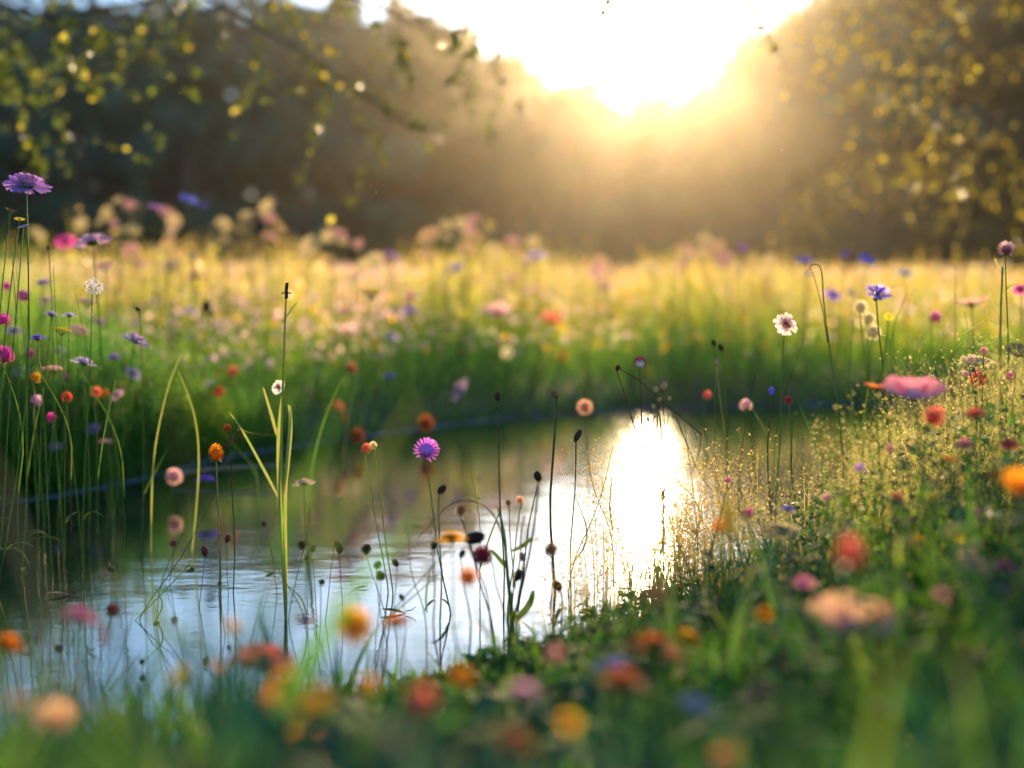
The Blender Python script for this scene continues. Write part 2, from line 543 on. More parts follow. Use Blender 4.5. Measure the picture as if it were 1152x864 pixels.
# loose broad blades closest to the viewer
X, Y = scatter(420, -.42, .42, .46, .95, -.3, lambda x, y: np.abs(x) < .42 * y)
px = X / Y * FPX + 576
zt = CAM_H - (np.interp(px, [0, 200, 450, 700, 1150], [735, 745, 760, 770, 720]) + rng.uniform(0, 150, len(X)) - 320) / FPX * Y
H = np.clip(zt - np.maximum(ground_z(X, Y), 0), .05, .5)
blades('near_strap_grass', X, Y, H, rng.uniform(.004, .011, len(X)), M_FORE, .45, 7, label='very soft blurred grass blades closest to the viewer', minz=0.0)

# broad leaves low in the foreground
def broad_leaves(name, n, reg, L, Wd, mat, label, topfn, tilt=.6):
    X = []; Y = []
    X, Y = scatter(n, *reg[:4], -.02, reg[4])
    zt = np.maximum(topfn(X, Y), ground_z(X, Y) + .02)
    zb = np.maximum(ground_z(X, Y), 0)
    Z = zb + (zt - zb) * rng.uniform(.15, 1.0, n)
    az = rng.uniform(0, 2 * np.pi, n); el = rng.uniform(-.3, 1.1, n)
    D = np.stack([np.cos(az) * np.cos(el), np.sin(az) * np.cos(el), np.sin(el)], -1)
    S = np.stack([-np.sin(az), np.cos(az), rng.normal(0, .25, n)], -1)
    l = rng.uniform(.6, 1.3, n)[:, None] * L; w_ = l * Wd
    C = np.stack([X, Y, Z], -1)
    prof = [(0, .05), (.3, .85), (.6, .8), (1, .03)]
    V = np.zeros((n, 4, 2, 3))
    for k, (t, p) in enumerate(prof):
        ctr = C + D * l * t - np.array([0, 0, 1]) * l * .35 * t * t
        V[:, k, 0] = ctr - S * w_ * p; V[:, k, 1] = ctr + S * w_ * p
    base = np.arange(n)[:, None] * 8
    qd = np.concatenate([np.stack([base[:, 0] + 2 * k, base[:, 0] + 2 * k + 1, base[:, 0] + 2 * k + 3, base[:, 0] + 2 * k + 2], -1) for k in range(3)])
    T = np.full(n * 8, .6)
    o = fast_mesh(name, V.reshape(-1, 3), qd, mat, {'t': T, 'rnd': np.repeat(rng.random(n), 8)}, smooth=True)
    tag(o, label, kind='stuff')
M_HERB = grass_mat('herb_leaves', (.03, .12, .014), (.17, .31, .018), (.18, .20, .03), .5, .75, .05, .6, .2, alt=(.018, .06, .04), altscale=5.0)
topz = lambda X, Y: CAM_H - (np.interp(X / Y * FPX + 576, [0, 300, 560, 700, 850, 1000, 1200], [830, 790, 770, 730, 690, 640, 600]) + np.clip(1.6 - Y, 0, 1) * np.interp(X / Y * FPX + 576, [0, 450, 750], [30, 60, 220]) - 320) / FPX * Y
broad_leaves('foreground_herb_leaves', 2600, (-1.0, 1.3, .6, 1.9, lambda x, y: (np.abs(x) < .42 * y + .2)), .045, .22, M_HERB,
             'blurred soft green leaves low in the foreground', topz)
topz2 = lambda X, Y: CAM_H - (np.interp(X / Y * FPX + 576, [650, 850, 940, 1060, 1200], [640, 590, 560, 470, 430]) - 320) / FPX * Y
broad_leaves('right_bank_herb_leaves', 3000, (.3, 2.0, 1.6, 3.6, lambda x, y: (x > .16 * y + .1) & (x < .45 * y)), .022, .28, M_HERB,
             'small dense leaves on the right bank', topz2)

# sprays of tiny seeds on hair-thin stalks, glinting against the light
def seed_spray(name, bases, H, nseed, size, mat_s, mat_f, label, spread=.25, zmin=None):
    n = len(bases)
    X = bases[:, 0]; Y = bases[:, 1]
    _, tips, (X, Y, Z, H, az, B, lx, ly) = blades(name + '_stalks', X, Y, H, np.full(n, .0015), mat_s, .3, 6, label=label + ', hair thin stalks', minz=0.0)
    ii = np.repeat(np.arange(n), nseed)
    s_ = 1 - rng.random(len(ii)) ** 1.4 * .55
    C = np.stack([X[ii] + np.cos(az[ii]) * B[ii] * s_ ** 2.2 + lx[ii] * s_, Y[ii] + np.sin(az[ii]) * B[ii] * s_ ** 2.2 + ly[ii] * s_, Z[ii] + H[ii] * s_], -1)
    C += rng.normal(0, 1, C.shape) * (H[ii] * spread * .16)[:, None] * (1.25 - s_[:, None])*1.6
    flecks(name, C, rng.uniform(.6, 1.4, len(ii)) * size, mat_f, label, .9)
M_SEED = grass_mat('tiny_seeds', (.3, .22, .05), (.58, .42, .10), (.6, .3, .12), .5, .5, .3, .3, .4)
M_SEEDG = grass_mat('tiny_green_seeds', (.2, .24, .03), (.44, .46, .07), (.6, .4, .18), .5, .5, .3, .3, .35)
# the glowing feathery tuft before the sun's reflection
a = rng.normal(0, 1, (240, 2)) * np.array([.06, .12]) + np.array([.27, 2.42])
seed_spray('feathery_grass', a, rng.uniform(.10, .27, 240), 34, .0026, M_STRAW, M_SEED, 'feathery seeding grass glowing in the sun before the water', .9)
X, Y = scatter(150, -.05, .9, 2.0, 3.6, -.10, lambda x, y: (pond_sd(x, y) < .28) & (x / y > .02) & (x / y < .15))
b = np.stack([X, Y], -1)
seed_spray('shore_seed_grass', b, rng.uniform(.08, .22, len(b)), 24, .0025, M_STRAW, M_SEED, 'golden seeding grass leaning over the near shore', .9)
# right bank sprays
def rb(n, reg):
    X, Y = scatter(n, *reg[:4], .0, reg[4]); return np.stack([X, Y], -1)
b = np.concatenate([rb(760, (.3, 1.6, 1.75, 3.6, lambda x, y: (x / y > .235) & (x / y < .40))), rb(90, (.2, 1.2, 1.75, 3.6, lambda x, y: (x / y > .13) & (x / y < .235)))])
hh = (CAM_H - (np.interp(b[:, 0] / b[:, 1] * FPX + 576, [800, 880, 950, 1010, 1080, 1200], [540, 530, 500, 455, 405, 385]) - 320) / FPX * b[:, 1]) - ground_z(b[:, 0], b[:, 1])
seed_spray('quaking_grass', b, np.clip(hh, .08, .45) * rng.uniform(.6, 1.1, len(b)), 32, .0024, M_STRAW, M_SEEDG, 'fine quaking grass covered in tiny pale seeds on the right bank', .8)
b = rb(130, (-1.45, -.9, 3.0, 4.0, lambda x, y: (x / y < -.27)))
seed_spray('lacy_seed_grass', b, rng.uniform(.22, .42, len(b)), 30, .0026, M_STRAW, M_SEEDG, 'lacy grass with tiny white seeds at the left bank', .7)

# leafy tangled stems on the near right bank and in the left clump
def leafy_stems(name, X, Y, H, nleaf, size, mat, label):
    n = len(X)
    _, tips, (X, Y, Z, H, az, B, lx, ly) = blades(name + '_stalks', X, Y, H, np.full(n, .0022), mat, .4, 6, label=label + ', their thin stalks', minz=0.0)
    ii = np.repeat(np.arange(n), nleaf); m = len(ii)
    s_ = rng.uniform(.25, 1, m)
    C = np.stack([X[ii] + np.cos(az[ii]) * B[ii] * s_ ** 2.2 + lx[ii] * s_, Y[ii] + np.sin(az[ii]) * B[ii] * s_ ** 2.2 + ly[ii] * s_, Z[ii] + H[ii] * s_], -1)
    an = rng.uniform(0, 6.283, m); el = rng.uniform(-.2, 1.0, m)
    D = np.stack([np.cos(an) * np.cos(el), np.sin(an) * np.cos(el), np.sin(el)], -1)
    S = np.stack([-np.sin(an), np.cos(an), rng.normal(0, .3, m)], -1)
    l = (rng.uniform(.5, 1.3, m) * size * (1.25 - .6 * s_))[:, None]
    V = np.zeros((m, 4, 2, 3))
    for k, (t, p) in enumerate([(0, .03), (.35, .16), (.7, .12), (1, .01)]):
        c_ = C + D * l * t - np.array([0, 0, 1]) * l * .45 * t * t
        V[:, k, 0] = c_ - S * l * p; V[:, k, 1] = c_ + S * l * p
    b_ = np.arange(m) * 8
    qd = np.concatenate([np.stack([b_ + 2 * k, b_ + 2 * k + 1, b_ + 2 * k + 3, b_ + 2 * k + 2], -1) for k in range(3)])
    tag(fast_mesh(name, V.reshape(-1, 3), qd, mat, {'t': np.full(m * 8, .7), 'rnd': np.repeat(rng.random(m), 8)}, smooth=True), label, kind='stuff')
X, Y = scatter(420, -.2, 1.4, 1.1, 3.2, -.02, lambda x, y: (x / y > -.02) & (x / y < .42))
u = X / Y * FPX + 576
zt = CAM_H - (np.interp(u, [540, 700, 850, 960, 1060, 1200], [700, 660, 600, 540, 470, 430]) + rng.uniform(0, 110, len(X)) + np.clip(1.5 - Y, 0, 1) * 160 - 320) / FPX * Y
leafy_stems('leafy_herbs', X, Y, np.clip(zt - ground_z(X, Y), .05, .45), 16, .034, M_HERB, 'tangled leafy green herbs of the near right bank')
X, Y = scatter(600, -1.7, -.75, 3.2, 4.6, .0, lambda x, y: (pond_sd(x, y) < .7) & (x / y < -.2))
leafy_stems('left_leafy_herbs', X, Y, rng.uniform(.14, .44, len(X)), 18, .036, M_BANK, 'tangled leafy herbs among the rushes of the left bank')
# grass drooping over the waterline
X, Y = scatter(2200, -3.0, 2.4, 2.9, 7.2, -.015, lambda x, y: (pond_sd(x, y) < .06) & (y > 2.9))
blades('drooping_shore_grass', X, Y, rng.uniform(.05, .15, len(X)), rng.uniform(.002, .0045, len(X)), M_BANK, 1.0, 6, label='short grass drooping over the far waterline', minz=0.0, droop=.35)

# ------------------------------------------------------------------ trees
def leaf_cloud(centres, radii, n, size, squash=.8):
    centres = np.array(centres); radii = np.array(radii)
    p = radii ** 2; p = p / p.sum()
    i = rng.choice(len(centres), n, p=p)
    d = rng.normal(size=(n, 3)); d /= np.linalg.norm(d, axis=1)[:, None]
    r = radii[i][:, None] * (rng.random((n, 1)) ** .45)
    return centres[i] + d * r * np.array([1, 1, squash])
def leaf_mat(name, c1, c2, trans=.4, rough=.6, spec=.2, glint_gold=None, share=0):
    m = grass_mat(name, c1, c2, glint_gold or c2, trans, rough, spec, 0.0, share)
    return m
M_CROWN_DARK = leaf_mat('dark_foliage', (.010, .085, .058), (.020, .125, .080), .12)
M_CROWN_OLIVE = leaf_mat('olive_foliage', (.05, .055, .018), (.075, .08, .022), .22)
M_CROWN_BROWN = leaf_mat('bronze_foliage', (.04, .032, .014), (.065, .05, .02), .12)

def make_tree(kind, h, wid, mat, nleaf=9000, low=.12, seed=0):
    random.seed(seed)
    root = empty(kind)
    tr = MB()
    tr.tube([(0, 0, -.3), (.1, .05, h * .3), (-.1, .1, h * .6), (0, 0, h * .88)], h * .022, h * .004, 8)
    tr.build('trunk', M_BARK_FAR, root)
    cs = []; rs = []
    for k in range(26):
        u = random.random()
        zz = h * (low + (1 - low) * u)
        rad = wid * .5 * (math.sin(math.pi * min(1, .18 + u * .80)) ** .7)
        an = random.random() * 6.283
        rr = rad * math.sqrt(random.random()) * .95
        c_ = Vector((math.cos(an) * rr, math.sin(an) * rr, zz * .94))
        cs.append(c_); rs.append(wid * random.uniform(.10, .2))
        if k % 3 == 0:
            lb = MB()
            b0 = Vector((0, 0, max(h * .12, c_.z - rr * .8)))
            mid = (b0 + c_) / 2 + Vector((0, 0, -.05 * h * random.random()))
            lb.tube([b0, mid, c_], h * .008, h * .002, 5)
            lb.build('branch', M_BARK_FAR, root)
    C = leaf_cloud([tuple(c) for c in cs], rs, nleaf, .3)
    flecks('crown', C, rng.uniform(.25, .55, nleaf) * (h / 22), mat, parent=root)
    return root

protos = {
    'dark': make_tree('broadleaf_tree', 24, 13, M_CROWN_DARK, 11000, .06, 1),
    'olive': make_tree('broadleaf_tree', 18, 14, M_CROWN_OLIVE, 11000, .05, 2),
    'bronze': make_tree('broadleaf_tree', 22, 15, M_CROWN_BROWN, 11000, .05, 3)}
TREES = [ # px, top py, distance, kind, scale of width, label
    (-150, -5, 118, 'dark', 1.2, 'dark teal tree at the far left end of the wood'),
    (10, 8, 112, 'dark', 1.1, 'dark tree behind the tallest purple flower at the left edge'),
    (110, 18, 128, 'dark', 1.15, 'dark green tree between the left edge and the slim dark trunk'),
    (215, 5, 104, 'dark', .8, 'tree with a faint slim dark trunk showing in the left of the wood'),
    (310, 14, 122, 'dark', 1.15, 'dark green tree above the cream flower heads left of centre'),
    (400, 14, 112, 'dark', 1.0, 'hazy green tree rising above the dip in the meadow'),
    (480, 16, 126, 'olive', 1.1, 'first golden hazy tree right of the dark wood'),
    (560, 62, 118, 'olive', 1.1, 'golden brown tree just left of the sun glare'),
    (640, 98, 136, 'bronze', 1.0, 'low bronze tree under the left side of the sun glare'),
    (710, 125, 146, 'olive', 1.0, 'lowest glowing tree straight below the sun'),
    (790, 108, 138, 'bronze', 1.0, 'glowing tree just right of the sun'),
    (865, 26, 124, 'olive', 1.0, 'olive tree between the sun and the leafy boughs at right'),
    (950, -15, 112, 'olive', 1.0, 'olive tree behind the hanging yellow leaves'),
    (1040, -30, 104, 'bronze', 1.0, 'brown shaded tree behind the leafy boughs at right'),
    (1130, -60, 98, 'bronze', 1.0, 'dark brown tree at the right edge of the wood'),
    (1165, -150, 34, 'bronze', .62, 'dark bronze tree standing nearer, behind the leafy boughs at the right edge'),
    (1260, -70, 110, 'dark', 1.0, 'dark tree past the right edge, only its flank in view'),
]
def put(proto, first, loc, rz, sx, sz):
    o = proto if first else copy_tree(proto)
    o.location = loc; o.rotation_euler.z = rz; o.scale = (sx, sx, sz)
    return o
used = set()
HP = {'dark': 24, 'olive': 18, 'bronze': 22}
WP = {'dark': 13, 'olive': 14, 'bronze': 15}
for px, tpy, d, k, sw, lab in TREES:
    top = P(px, tpy, d)
    h = top.z - .3
    sz = h / HP[k]; sx = sw * 12.5 / WP[k] * (max(d, 60) / 115)
    o = put(protos[k], k not in used, (top.x, d, gz(top.x, d)), random.random() * 6.28, sx, sz)
    used.add(k)
    tag(o, lab, 'tree', 'trees of the wood beyond the meadow')
slim = make_tree('slender_tree', 22, 9, M_CROWN_DARK, 6000, .62, 9)
for i, (px, d, lab) in enumerate(((215, 62, 'slender tree with a bare dark trunk standing before the left wood'), (95, 74, 'fainter slender trunk left of the bare dark one'),
                     (345, 84, 'thin hazy trunk above the cream flower heads'), (1085, 52, 'dark bare trunk before the wood at the right edge'), (985, 80, 'thin bare trunk behind the hanging yellow leaves'))):
    x = (px - 576) / FPX * d
    o = put(slim, i == 0, (x, d, gz(x, d)), i * 1.9, .75, .195 * d / 22)
    tag(o, lab, 'tree')
# undergrowth along the edge of the wood
M_SHRUB = leaf_mat('shrub_foliage', (.03, .05, .025), (.05, .07, .03), .15)
M_DEEP = leaf_mat('deep_wood_foliage', (.012, .045, .036), (.025, .06, .04), .05)
def make_shrub():
    root = empty('shrub')
    m = MB()
    for k in range(5):
        an = k * 1.3
        m.tube([(0, 0, -.2), (math.cos(an) * .5, math.sin(an) * .5, 1.6), (math.cos(an) * 1.3, math.sin(an) * 1.3, 3.4)], .09, .03, 5)
    m.build('stem', M_BARK_FAR, root)
    cs = [(random.uniform(-2.6, 2.6), random.uniform(-2, 2), random.uniform(.6, 4)) for _ in range(14)]
    C = leaf_cloud(cs, [random.uniform(.8, 1.4) for _ in cs], 3600, .3)
    flecks('foliage', C, rng.uniform(.12, .3, 3600), M_SHRUB, parent=root)
    return root
shr = make_shrub()
for i in range(15):
    x = -46 + i * 6.6 + random.uniform(-1, 1); y = 92 + random.uniform(-5, 5)
    o = put(shr, i == 0, (x, y, gz(x, y)), random.random() * 6, random.uniform(.9, 1.3), random.uniform(.8, 1.35))
    tag(o, 'hazy rounded shrub in the undergrowth along the edge of the wood', 'shrub', 'undergrowth along the wood edge')
# the deep wood behind: one dense mass
nw = 90000
X = rng.uniform(-95, 95, nw); Y = rng.uniform(150, 178, nw)
pxx = X / Y * FPX + 576
tp = np.interp(pxx, [-300, 100, 380, 470, 560, 640, 710, 800, 880, 960, 1050, 1400], [20, 20, 20, 30, 76, 112, 128, 108, 45, 8, 5, 5])
hz = (.55 + (320 - tp) / FPX * Y * 1.0)
Z = hz * rng.random(nw) ** .9 * (1 + .07 * np.sin(X * .9) + .05 * np.sin(X * 2.3))
flecks('deep_wood', np.stack([X, Y, Z], -1), rng.uniform(.6, 1.2, nw), M_DEEP, 'dense dark depth of the wood behind the front trees', 1.0)

# near trees whose boughs hang into the picture
M_NEARLEAF = leaf_mat('backlit_leaves', (.26, .24, .015), (.38, .27, .02), .62, .35, .5, (.92, .58, .05), .22)  # bright gold share of leaves: specular highlight spots painted as leaf colour
M_NEARLEAF2 = leaf_mat('green_leaves', (.04, .08, .010), (.17, .17, .018), .5, .35, .6, (.80, .50, .06), .05)  # a few leaves carry warm highlights put into their colour
def leaves_mesh(name, pts, dirs, L, mat, parent):
    """pointed oval leaves: 2x3 quads each, drooping from their twig point"""
    n = len(pts)
    l = rng.uniform(.7, 1.3, n)[:, None] * L
    D = dirs / np.linalg.norm(dirs, axis=1)[:, None]
    S = np.cross(D, rng.normal(size=(n, 3))); S /= np.linalg.norm(S, axis=1)[:, None]
    N = np.cross(D, S)
    prof = [(0, .04, 0), (.3, .36, .03), (.65, .33, .05), (1, .02, -.05)]
    V = np.zeros((n, 4, 2, 3))
    for k, (t, p_, u) in enumerate(prof):
        c_ = pts + D * l * t + N * l * u
        V[:, k, 0] = c_ - S * l * p_; V[:, k, 1] = c_ + S * l * p_
    b_ = np.arange(n) * 8
    qd = np.concatenate([np.stack([b_ + 2 * k, b_ + 2 * k + 1, b_ + 2 * k + 3, b_ + 2 * k + 2], -1) for k in range(3)])
    return fast_mesh(name, V.reshape(-1, 3), qd, mat, {'t': np.full(n * 8, .6), 'rnd': np.repeat(rng.random(n), 8)}, parent=parent, smooth=True)
def bough(root, pts, r0, twigs, twig_len, leaf_n, L, mat, droop=.5, bark=M_BARK):
    """one limb with hanging twigs and leaves"""
    pts = [Vector(p) for p in pts]
    m = MB(); m.tube(pts, r0, r0 * .3, 7)
    lp = []; ld = []
    segs = len(pts) - 1
    for _ in range(twigs):
        u = random.uniform(.15, 1) * segs; i = min(int(u), segs - 1); p = pts[i].lerp(pts[i + 1], u - i)
        dirv = Vector((random.uniform(-1, 1), random.uniform(-.8, .8), random.uniform(-1.2, .3) - droop * .4)).normalized()
        tl = twig_len * random.uniform(.4, 1.2)
        q_ = [p]
        for s_ in range(4):
            dirv = (dirv + Vector((random.uniform(-.3, .3), random.uniform(-.3, .3), -droop * .3))).normalized()
            q_.append(q_[-1] + dirv * tl / 4)
        m.tube(q_, r0 * .14, r0 * .05, 4)
        for _k in range(leaf_n):
            v = random.uniform(.2, 1) * 4; j = min(int(v), 3); pt = q_[j].lerp(q_[j + 1], v - j)
            lp.append(tuple(pt)); ld.append((random.uniform(-1, 1), random.uniform(-1, 1), random.uniform(-1.2, .3)))
    m.build('bough', bark, root)
    leaves_mesh('leaves', np.array(lp), np.array(ld), L, mat, root)
random.seed(21)
rt = empty('overhanging_tree', (4.6, 9.5, gz(4.6, 9.5)))
tag(rt, 'nearby tree at the right, its yellow backlit leaves hanging into the picture', 'tree')
off = Vector(rt.location)
def rel(p): return Vector(p) - off
tm = MB(); tm.tube([(0, 0, -.1), (.05, 0, 1.2), (-.1, .1, 2.6), (.1, 0, 4.6)], .2, .09, 12); tm.build('trunk', M_BARK, rt)
for spec in (((4.5, 9.5, 2.6), P(1120, 60, 9.0), P(1010, 10, 8.6), P(900, 20, 8.2)),
             ((4.5, 9.5, 2.3), P(1130, 140, 8.6), P(1040, 90, 8.0), P(960, 80, 7.6)),
             ((4.5, 9.6, 3.0), P(1100, -20, 9), P(980, -50, 8.4), P(870, -25, 8)),
             ((4.6, 9.5, 1.9), P(1140, 210, 9.2), P(1080, 180, 8.8), P(1000, 150, 8.4)),
             ((4.5, 9.6, 3.4), P(1130, -90, 8), P(1050, -70, 7.4), P(960, -45, 7)),
             ((4.5, 9.5, 2.1), P(1080, 150, 10.5), P(960, 170, 11), P(880, 215, 11))):
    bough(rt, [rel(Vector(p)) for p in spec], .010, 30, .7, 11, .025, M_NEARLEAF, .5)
random.seed(5)
lt = empty('overhanging_tree', (-4.2, 7.5, gz(-4.2, 7.5)))
tag(lt, 'nearby tree at the left, dark branches and leaves crossing the top of the picture', 'tree')
off = Vector(lt.location)
tm = MB(); tm.tube([(0, 0, -.1), (.1, 0, 1.2), (0, .1, 2.8), (-.1, 0, 5)], .2, .1, 12); tm.build('trunk', M_BARK, lt)
for spec in (((-4.2, 7.5, 2.4), P(60, 20, 7.0), P(220, -10, 6.6), P(360, 70, 6.2), P(470, 150, 6.0)),
             ((-4.2, 7.5, 2.8), P(200, -40, 7.0), P(380, -10, 6.4), P(500, 40, 6.0), P(590, 5, 5.6)),
             ((-4.2, 7.5, 2.0), P(-20, 60, 6.0), P(60, 20, 5.6), P(150, 40, 5.4))):
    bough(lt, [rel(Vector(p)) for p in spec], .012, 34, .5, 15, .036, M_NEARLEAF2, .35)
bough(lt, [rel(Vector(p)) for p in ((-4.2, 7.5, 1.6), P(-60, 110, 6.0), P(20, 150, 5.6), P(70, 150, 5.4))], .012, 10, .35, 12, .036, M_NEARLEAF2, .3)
# higher limb reaching over the pond with sprays of small leaves against the sky
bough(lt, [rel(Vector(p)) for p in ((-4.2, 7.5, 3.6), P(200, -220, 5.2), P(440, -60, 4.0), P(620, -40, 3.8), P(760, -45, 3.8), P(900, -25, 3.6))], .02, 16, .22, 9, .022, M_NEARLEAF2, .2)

# ------------------------------------------------------------------ flowers
GOLD = (.75, .42, .04)
def petal(m, L, W, a, elev0, elev1, r0=0.0, z0=0.0, notch=0.0, ruffle=0.0, nu=4, nv=5, tipw=.75, cup=0.0, twist=0.0):
    """one petal as a small curved grid, pointing outwards at azimuth a; elevation bends from elev0 to elev1"""
    ca, sa = math.cos(a), math.sin(a)
    V = []
    x, z = r0, z0
    ph = random.random() * 6.28
    for j in range(nv + 1):
        s_ = j / nv
        el = elev0 + (elev1 - elev0) * s_
        if j:
            x += L / nv * math.cos(el); z += L / nv * math.sin(el)
        wd = W * .5 * (math.sin(math.pi * min(1, .12 + s_ * (.5 + (1 - tipw) * .38))) ** .8)
        if j == nv: wd *= tipw
        for i in range(nu + 1):
            v = i / nu * 2 - 1
            dx = 0
            if j == nv:
                dx = -L * (.10 * abs(v) ** 2) + notch * L * random.uniform(-1, 1)
            zz = z + cup * wd * v * v + ruffle * L * math.sin(v * 6 + ph) * s_ + twist * v * wd
            y = wd * v
            xx = x + dx
            V.append((xx * ca - y * sa, xx * sa + y * ca, zz))
    F = []
    for j in range(nv):
        for i in range(nu):
            a0 = j * (nu + 1) + i
            F.append((a0, a0 + 1, a0 + nu + 2, a0 + nu + 1))
    m.add(V, F)

def head_parts(kind):
    """list of (part name, mesh builder, colour role) in unit radius, facing +Z"""
    P_ = MB(); C_ = MB(); K_ = MB()
    rnd = random.random
    if kind == 'scabious':                       # ruffled pincushion
        for ring, (n, L, el) in enumerate(((12, .62, .12), (10, .48, .45), (8, .34, .8))):
            for k in range(n):
                petal(P_, L * random.uniform(.85, 1.15), L * .62, 6.283 * k / n + rnd() * .3, el, el - .25, .36 - ring * .1, .08 * ring, .12, .08, 4, 4, 1.0)
        for k in range(46):
            r_ = .42 * math.sqrt(rnd()); an = rnd() * 6.28
            h = .34 - r_ * .35 + rnd() * .1
            C_.ellipsoid((r_ * math.cos(an), r_ * math.sin(an), h), .045, .06, None, 5, 3)
            C_.tube([(r_ * .8 * math.cos(an), r_ * .8 * math.sin(an), .05), (r_ * math.cos(an), r_ * math.sin(an), h)], .012, .01, 3)
        K_.ellipsoid((0, 0, -.06), .34, .16, None, 9, 5)
        for k in range(9): petal(K_, .42, .14, k * .7, -.3, .3, .15, -.1, 0, 0, 2, 3, .2)
    elif kind == 'globe':                        # clover-like ball of narrow florets
        for k in range(95):
            u = 1 - 1.75 * (k + .5) / 95; an = k * 2.39996
            th = math.acos(max(-1, min(1, u)))
            el = math.pi / 2 - th
            d = Vector((math.sin(th) * math.cos(an), math.sin(th) * math.sin(an), math.cos(th)))
            up = (d + Vector((0, 0, .35))).normalized()
            side = up.cross(Vector((0, 0, 1)) if abs(up.z) < .95 else Vector((1, 0, 0))).normalized()
            p0 = d * .45; L = random.uniform(.45, .6)
            P_.strip([p0, p0 + up * L * .5 + d * .04, p0 + up * L], [.03, .085, .03], side, .5)
        C_.ellipsoid((0, 0, 0), .55, .5, None, 9, 6)
        for k in range(5): petal(K_, .6, .3, k * 1.257, -.1, -.5, .15, -.5, 0, 0, 2, 3, .2)
        K_.ellipsoid((0, 0, -.5), .22, .14, None, 7, 4)
    elif kind == 'umbel':                        # flat plate of tiny clustered florets
        rays = [(0, 0)] + [(.42, k * 6.283 / 6) for k in range(6)] + [(.82, (k + .5) * 6.283 / 11) for k in range(11)]
        for r_, an in rays:
            c_ = Vector((r_ * math.cos(an), r_ * math.sin(an), .12 - r_ * r_ * .22 + rnd() * .05))
            K_.tube([(0, 0, -.55), (c_ * .5) + Vector((0, 0, -.22)), c_], .022, .014, 4)
            for q_ in range(12):
                rr = .2 * math.sqrt(rnd()); a2 = rnd() * 6.28
                cc = c_ + Vector((rr * math.cos(a2), rr * math.sin(a2), .02 + rnd() * .16))
                for t in range(5):
                    petal(P_, .10, .11, t * 1.257 + a2, .2, .5, 0, 0, 0, 0, 1, 1, .9)
                    P_.v[-1] = P_.v[-1] + np.array(cc)
            C_.ellipsoid(c_, .05, .035, None, 5, 3)
    elif kind == 'poppy':                        # wide papery cup
        for k in range(5):
            petal(P_, 1.05, 1.15, k * 1.257 + rnd() * .2, .15, .55, .06, 0, .03, .035, 6, 6, 1.1, .12)
        C_.ellipsoid((0, 0, .12), .15, .15, None, 10, 6)
        for k in range(26):
            an = rnd() * 6.28; r_ = random.uniform(.2, .34)
            C_.tube([(.1 * math.cos(an), .1 * math.sin(an), .02), (r_ * math.cos(an), r_ * math.sin(an), .25)], .01, .008, 3)
            C_.ellipsoid((r_ * math.cos(an), r_ * math.sin(an), .26), .03, .03, None, 4, 3)
        K_.ellipsoid((0, 0, -.05), .12, .1, None, 7, 4)
    elif kind == 'cosmos':                       # eight broad toothed petals
        for k in range(8):
            petal(P_, .9, .62, k * .785 + rnd() * .12, .12, -.05, .12, 0, .04, .015, 5, 5, 1.1, .1)
        C_.ellipsoid((0, 0, .05), .2, .12, None, 12, 6, .1)
        K_.ellipsoid((0, 0, -.08), .16, .12, None, 8, 4)
        for k in range(8): petal(K_, .3, .1, k * .785, -.2, .1, .1, -.06, 0, 0, 2, 2, .2)
    elif kind == 'marigold':                     # layered ray petals
        for ring, (n, L, el) in enumerate(((16, .85, .02), (14, .68, .35), (12, .5, .7), (9, .34, 1.05))):
            for k in range(n):
                petal(P_, L * random.uniform(.9, 1.1), .3, 6.283 * k / n + ring * .2 + rnd() * .1, el, el - .15, .14 - ring * .02, .04 * ring, .05, .02, 3, 3, 1.0)
        C_.ellipsoid((0, 0, .18), .2, .2, None, 9, 6, .1)
        K_.ellipsoid((0, 0, -.1), .24, .2, None, 9, 5)
    elif kind == 'cornflower':                   # ring of flared toothed florets
        for k in range(13):
            an = 6.283 * k / 13 + rnd() * .2; el = random.uniform(.1, .55)
            for t in (-.22, 0, .22):
                petal(P_, .62 * random.uniform(.9, 1.1), .17, an + t, el + .1, el - .2, .2, .06, .05, .02, 2, 4, .5)
        for k in range(26):
            an = rnd() * 6.28; r_ = .3 * rnd()
            petal(C_, .42, .06, an, 1.1 - r_, .9, r_ * .6, .05, 0, 0, 1, 3, .3)
        K_.ellipsoid((0, 0, -.14), .2, .28, None, 9, 6, .06)
    elif kind == 'daisy':
        for k in range(17):
            petal(P_, .74, .24, 6.283 * k / 17 + rnd() * .08, .08, -.12, .22, 0, .01, .01, 2, 4, .7)
        C_.ellipsoid((0, 0, .04), .27, .14, None, 12, 6, .08)
        K_.ellipsoid((0, 0, -.05), .24, .08, None, 9, 4)
    elif kind == 'bud':                          # closed seed head, scaly egg shape
        for k in range(46):
            u = 1 - 1.9 * (k + .5) / 46; an = k * 2.39996
            th = math.acos(u)
            d = Vector((math.sin(th) * math.cos(an) * .62, math.sin(th) * math.sin(an) * .62, math.cos(th) * .95))
            n_ = Vector((d.x, d.y, d.z * .6)).normalized(); up = Vector((0, 0, 1)) - n_ * n_.z
            up = up.normalized() if up.length > .05 else Vector((1, 0, 0))
            P_.strip([d - up * .14, d + n_ * .05, d + up * .17 + n_ * .10], [.1, .12, .015], n_.cross(up).normalized(), -.2)
        C_.ellipsoid((0, 0, 0), .6, .93, None, 10, 7)
        K_.ellipsoid((0, 0, -.92), .22, .16, None, 7, 4)
    elif kind == 'hip':                          # smooth round seed capsule with a crown
        P_.ellipsoid((0, 0, 0), .72, .95, None, 12, 8, .02)
        C_.ellipsoid((0, 0, .93), .42, .09, None, 10, 4)
        for k in range(8): petal(C_, .34, .14, k * .785, .5, .1, .1, .92, 0, 0, 2, 2, .3)
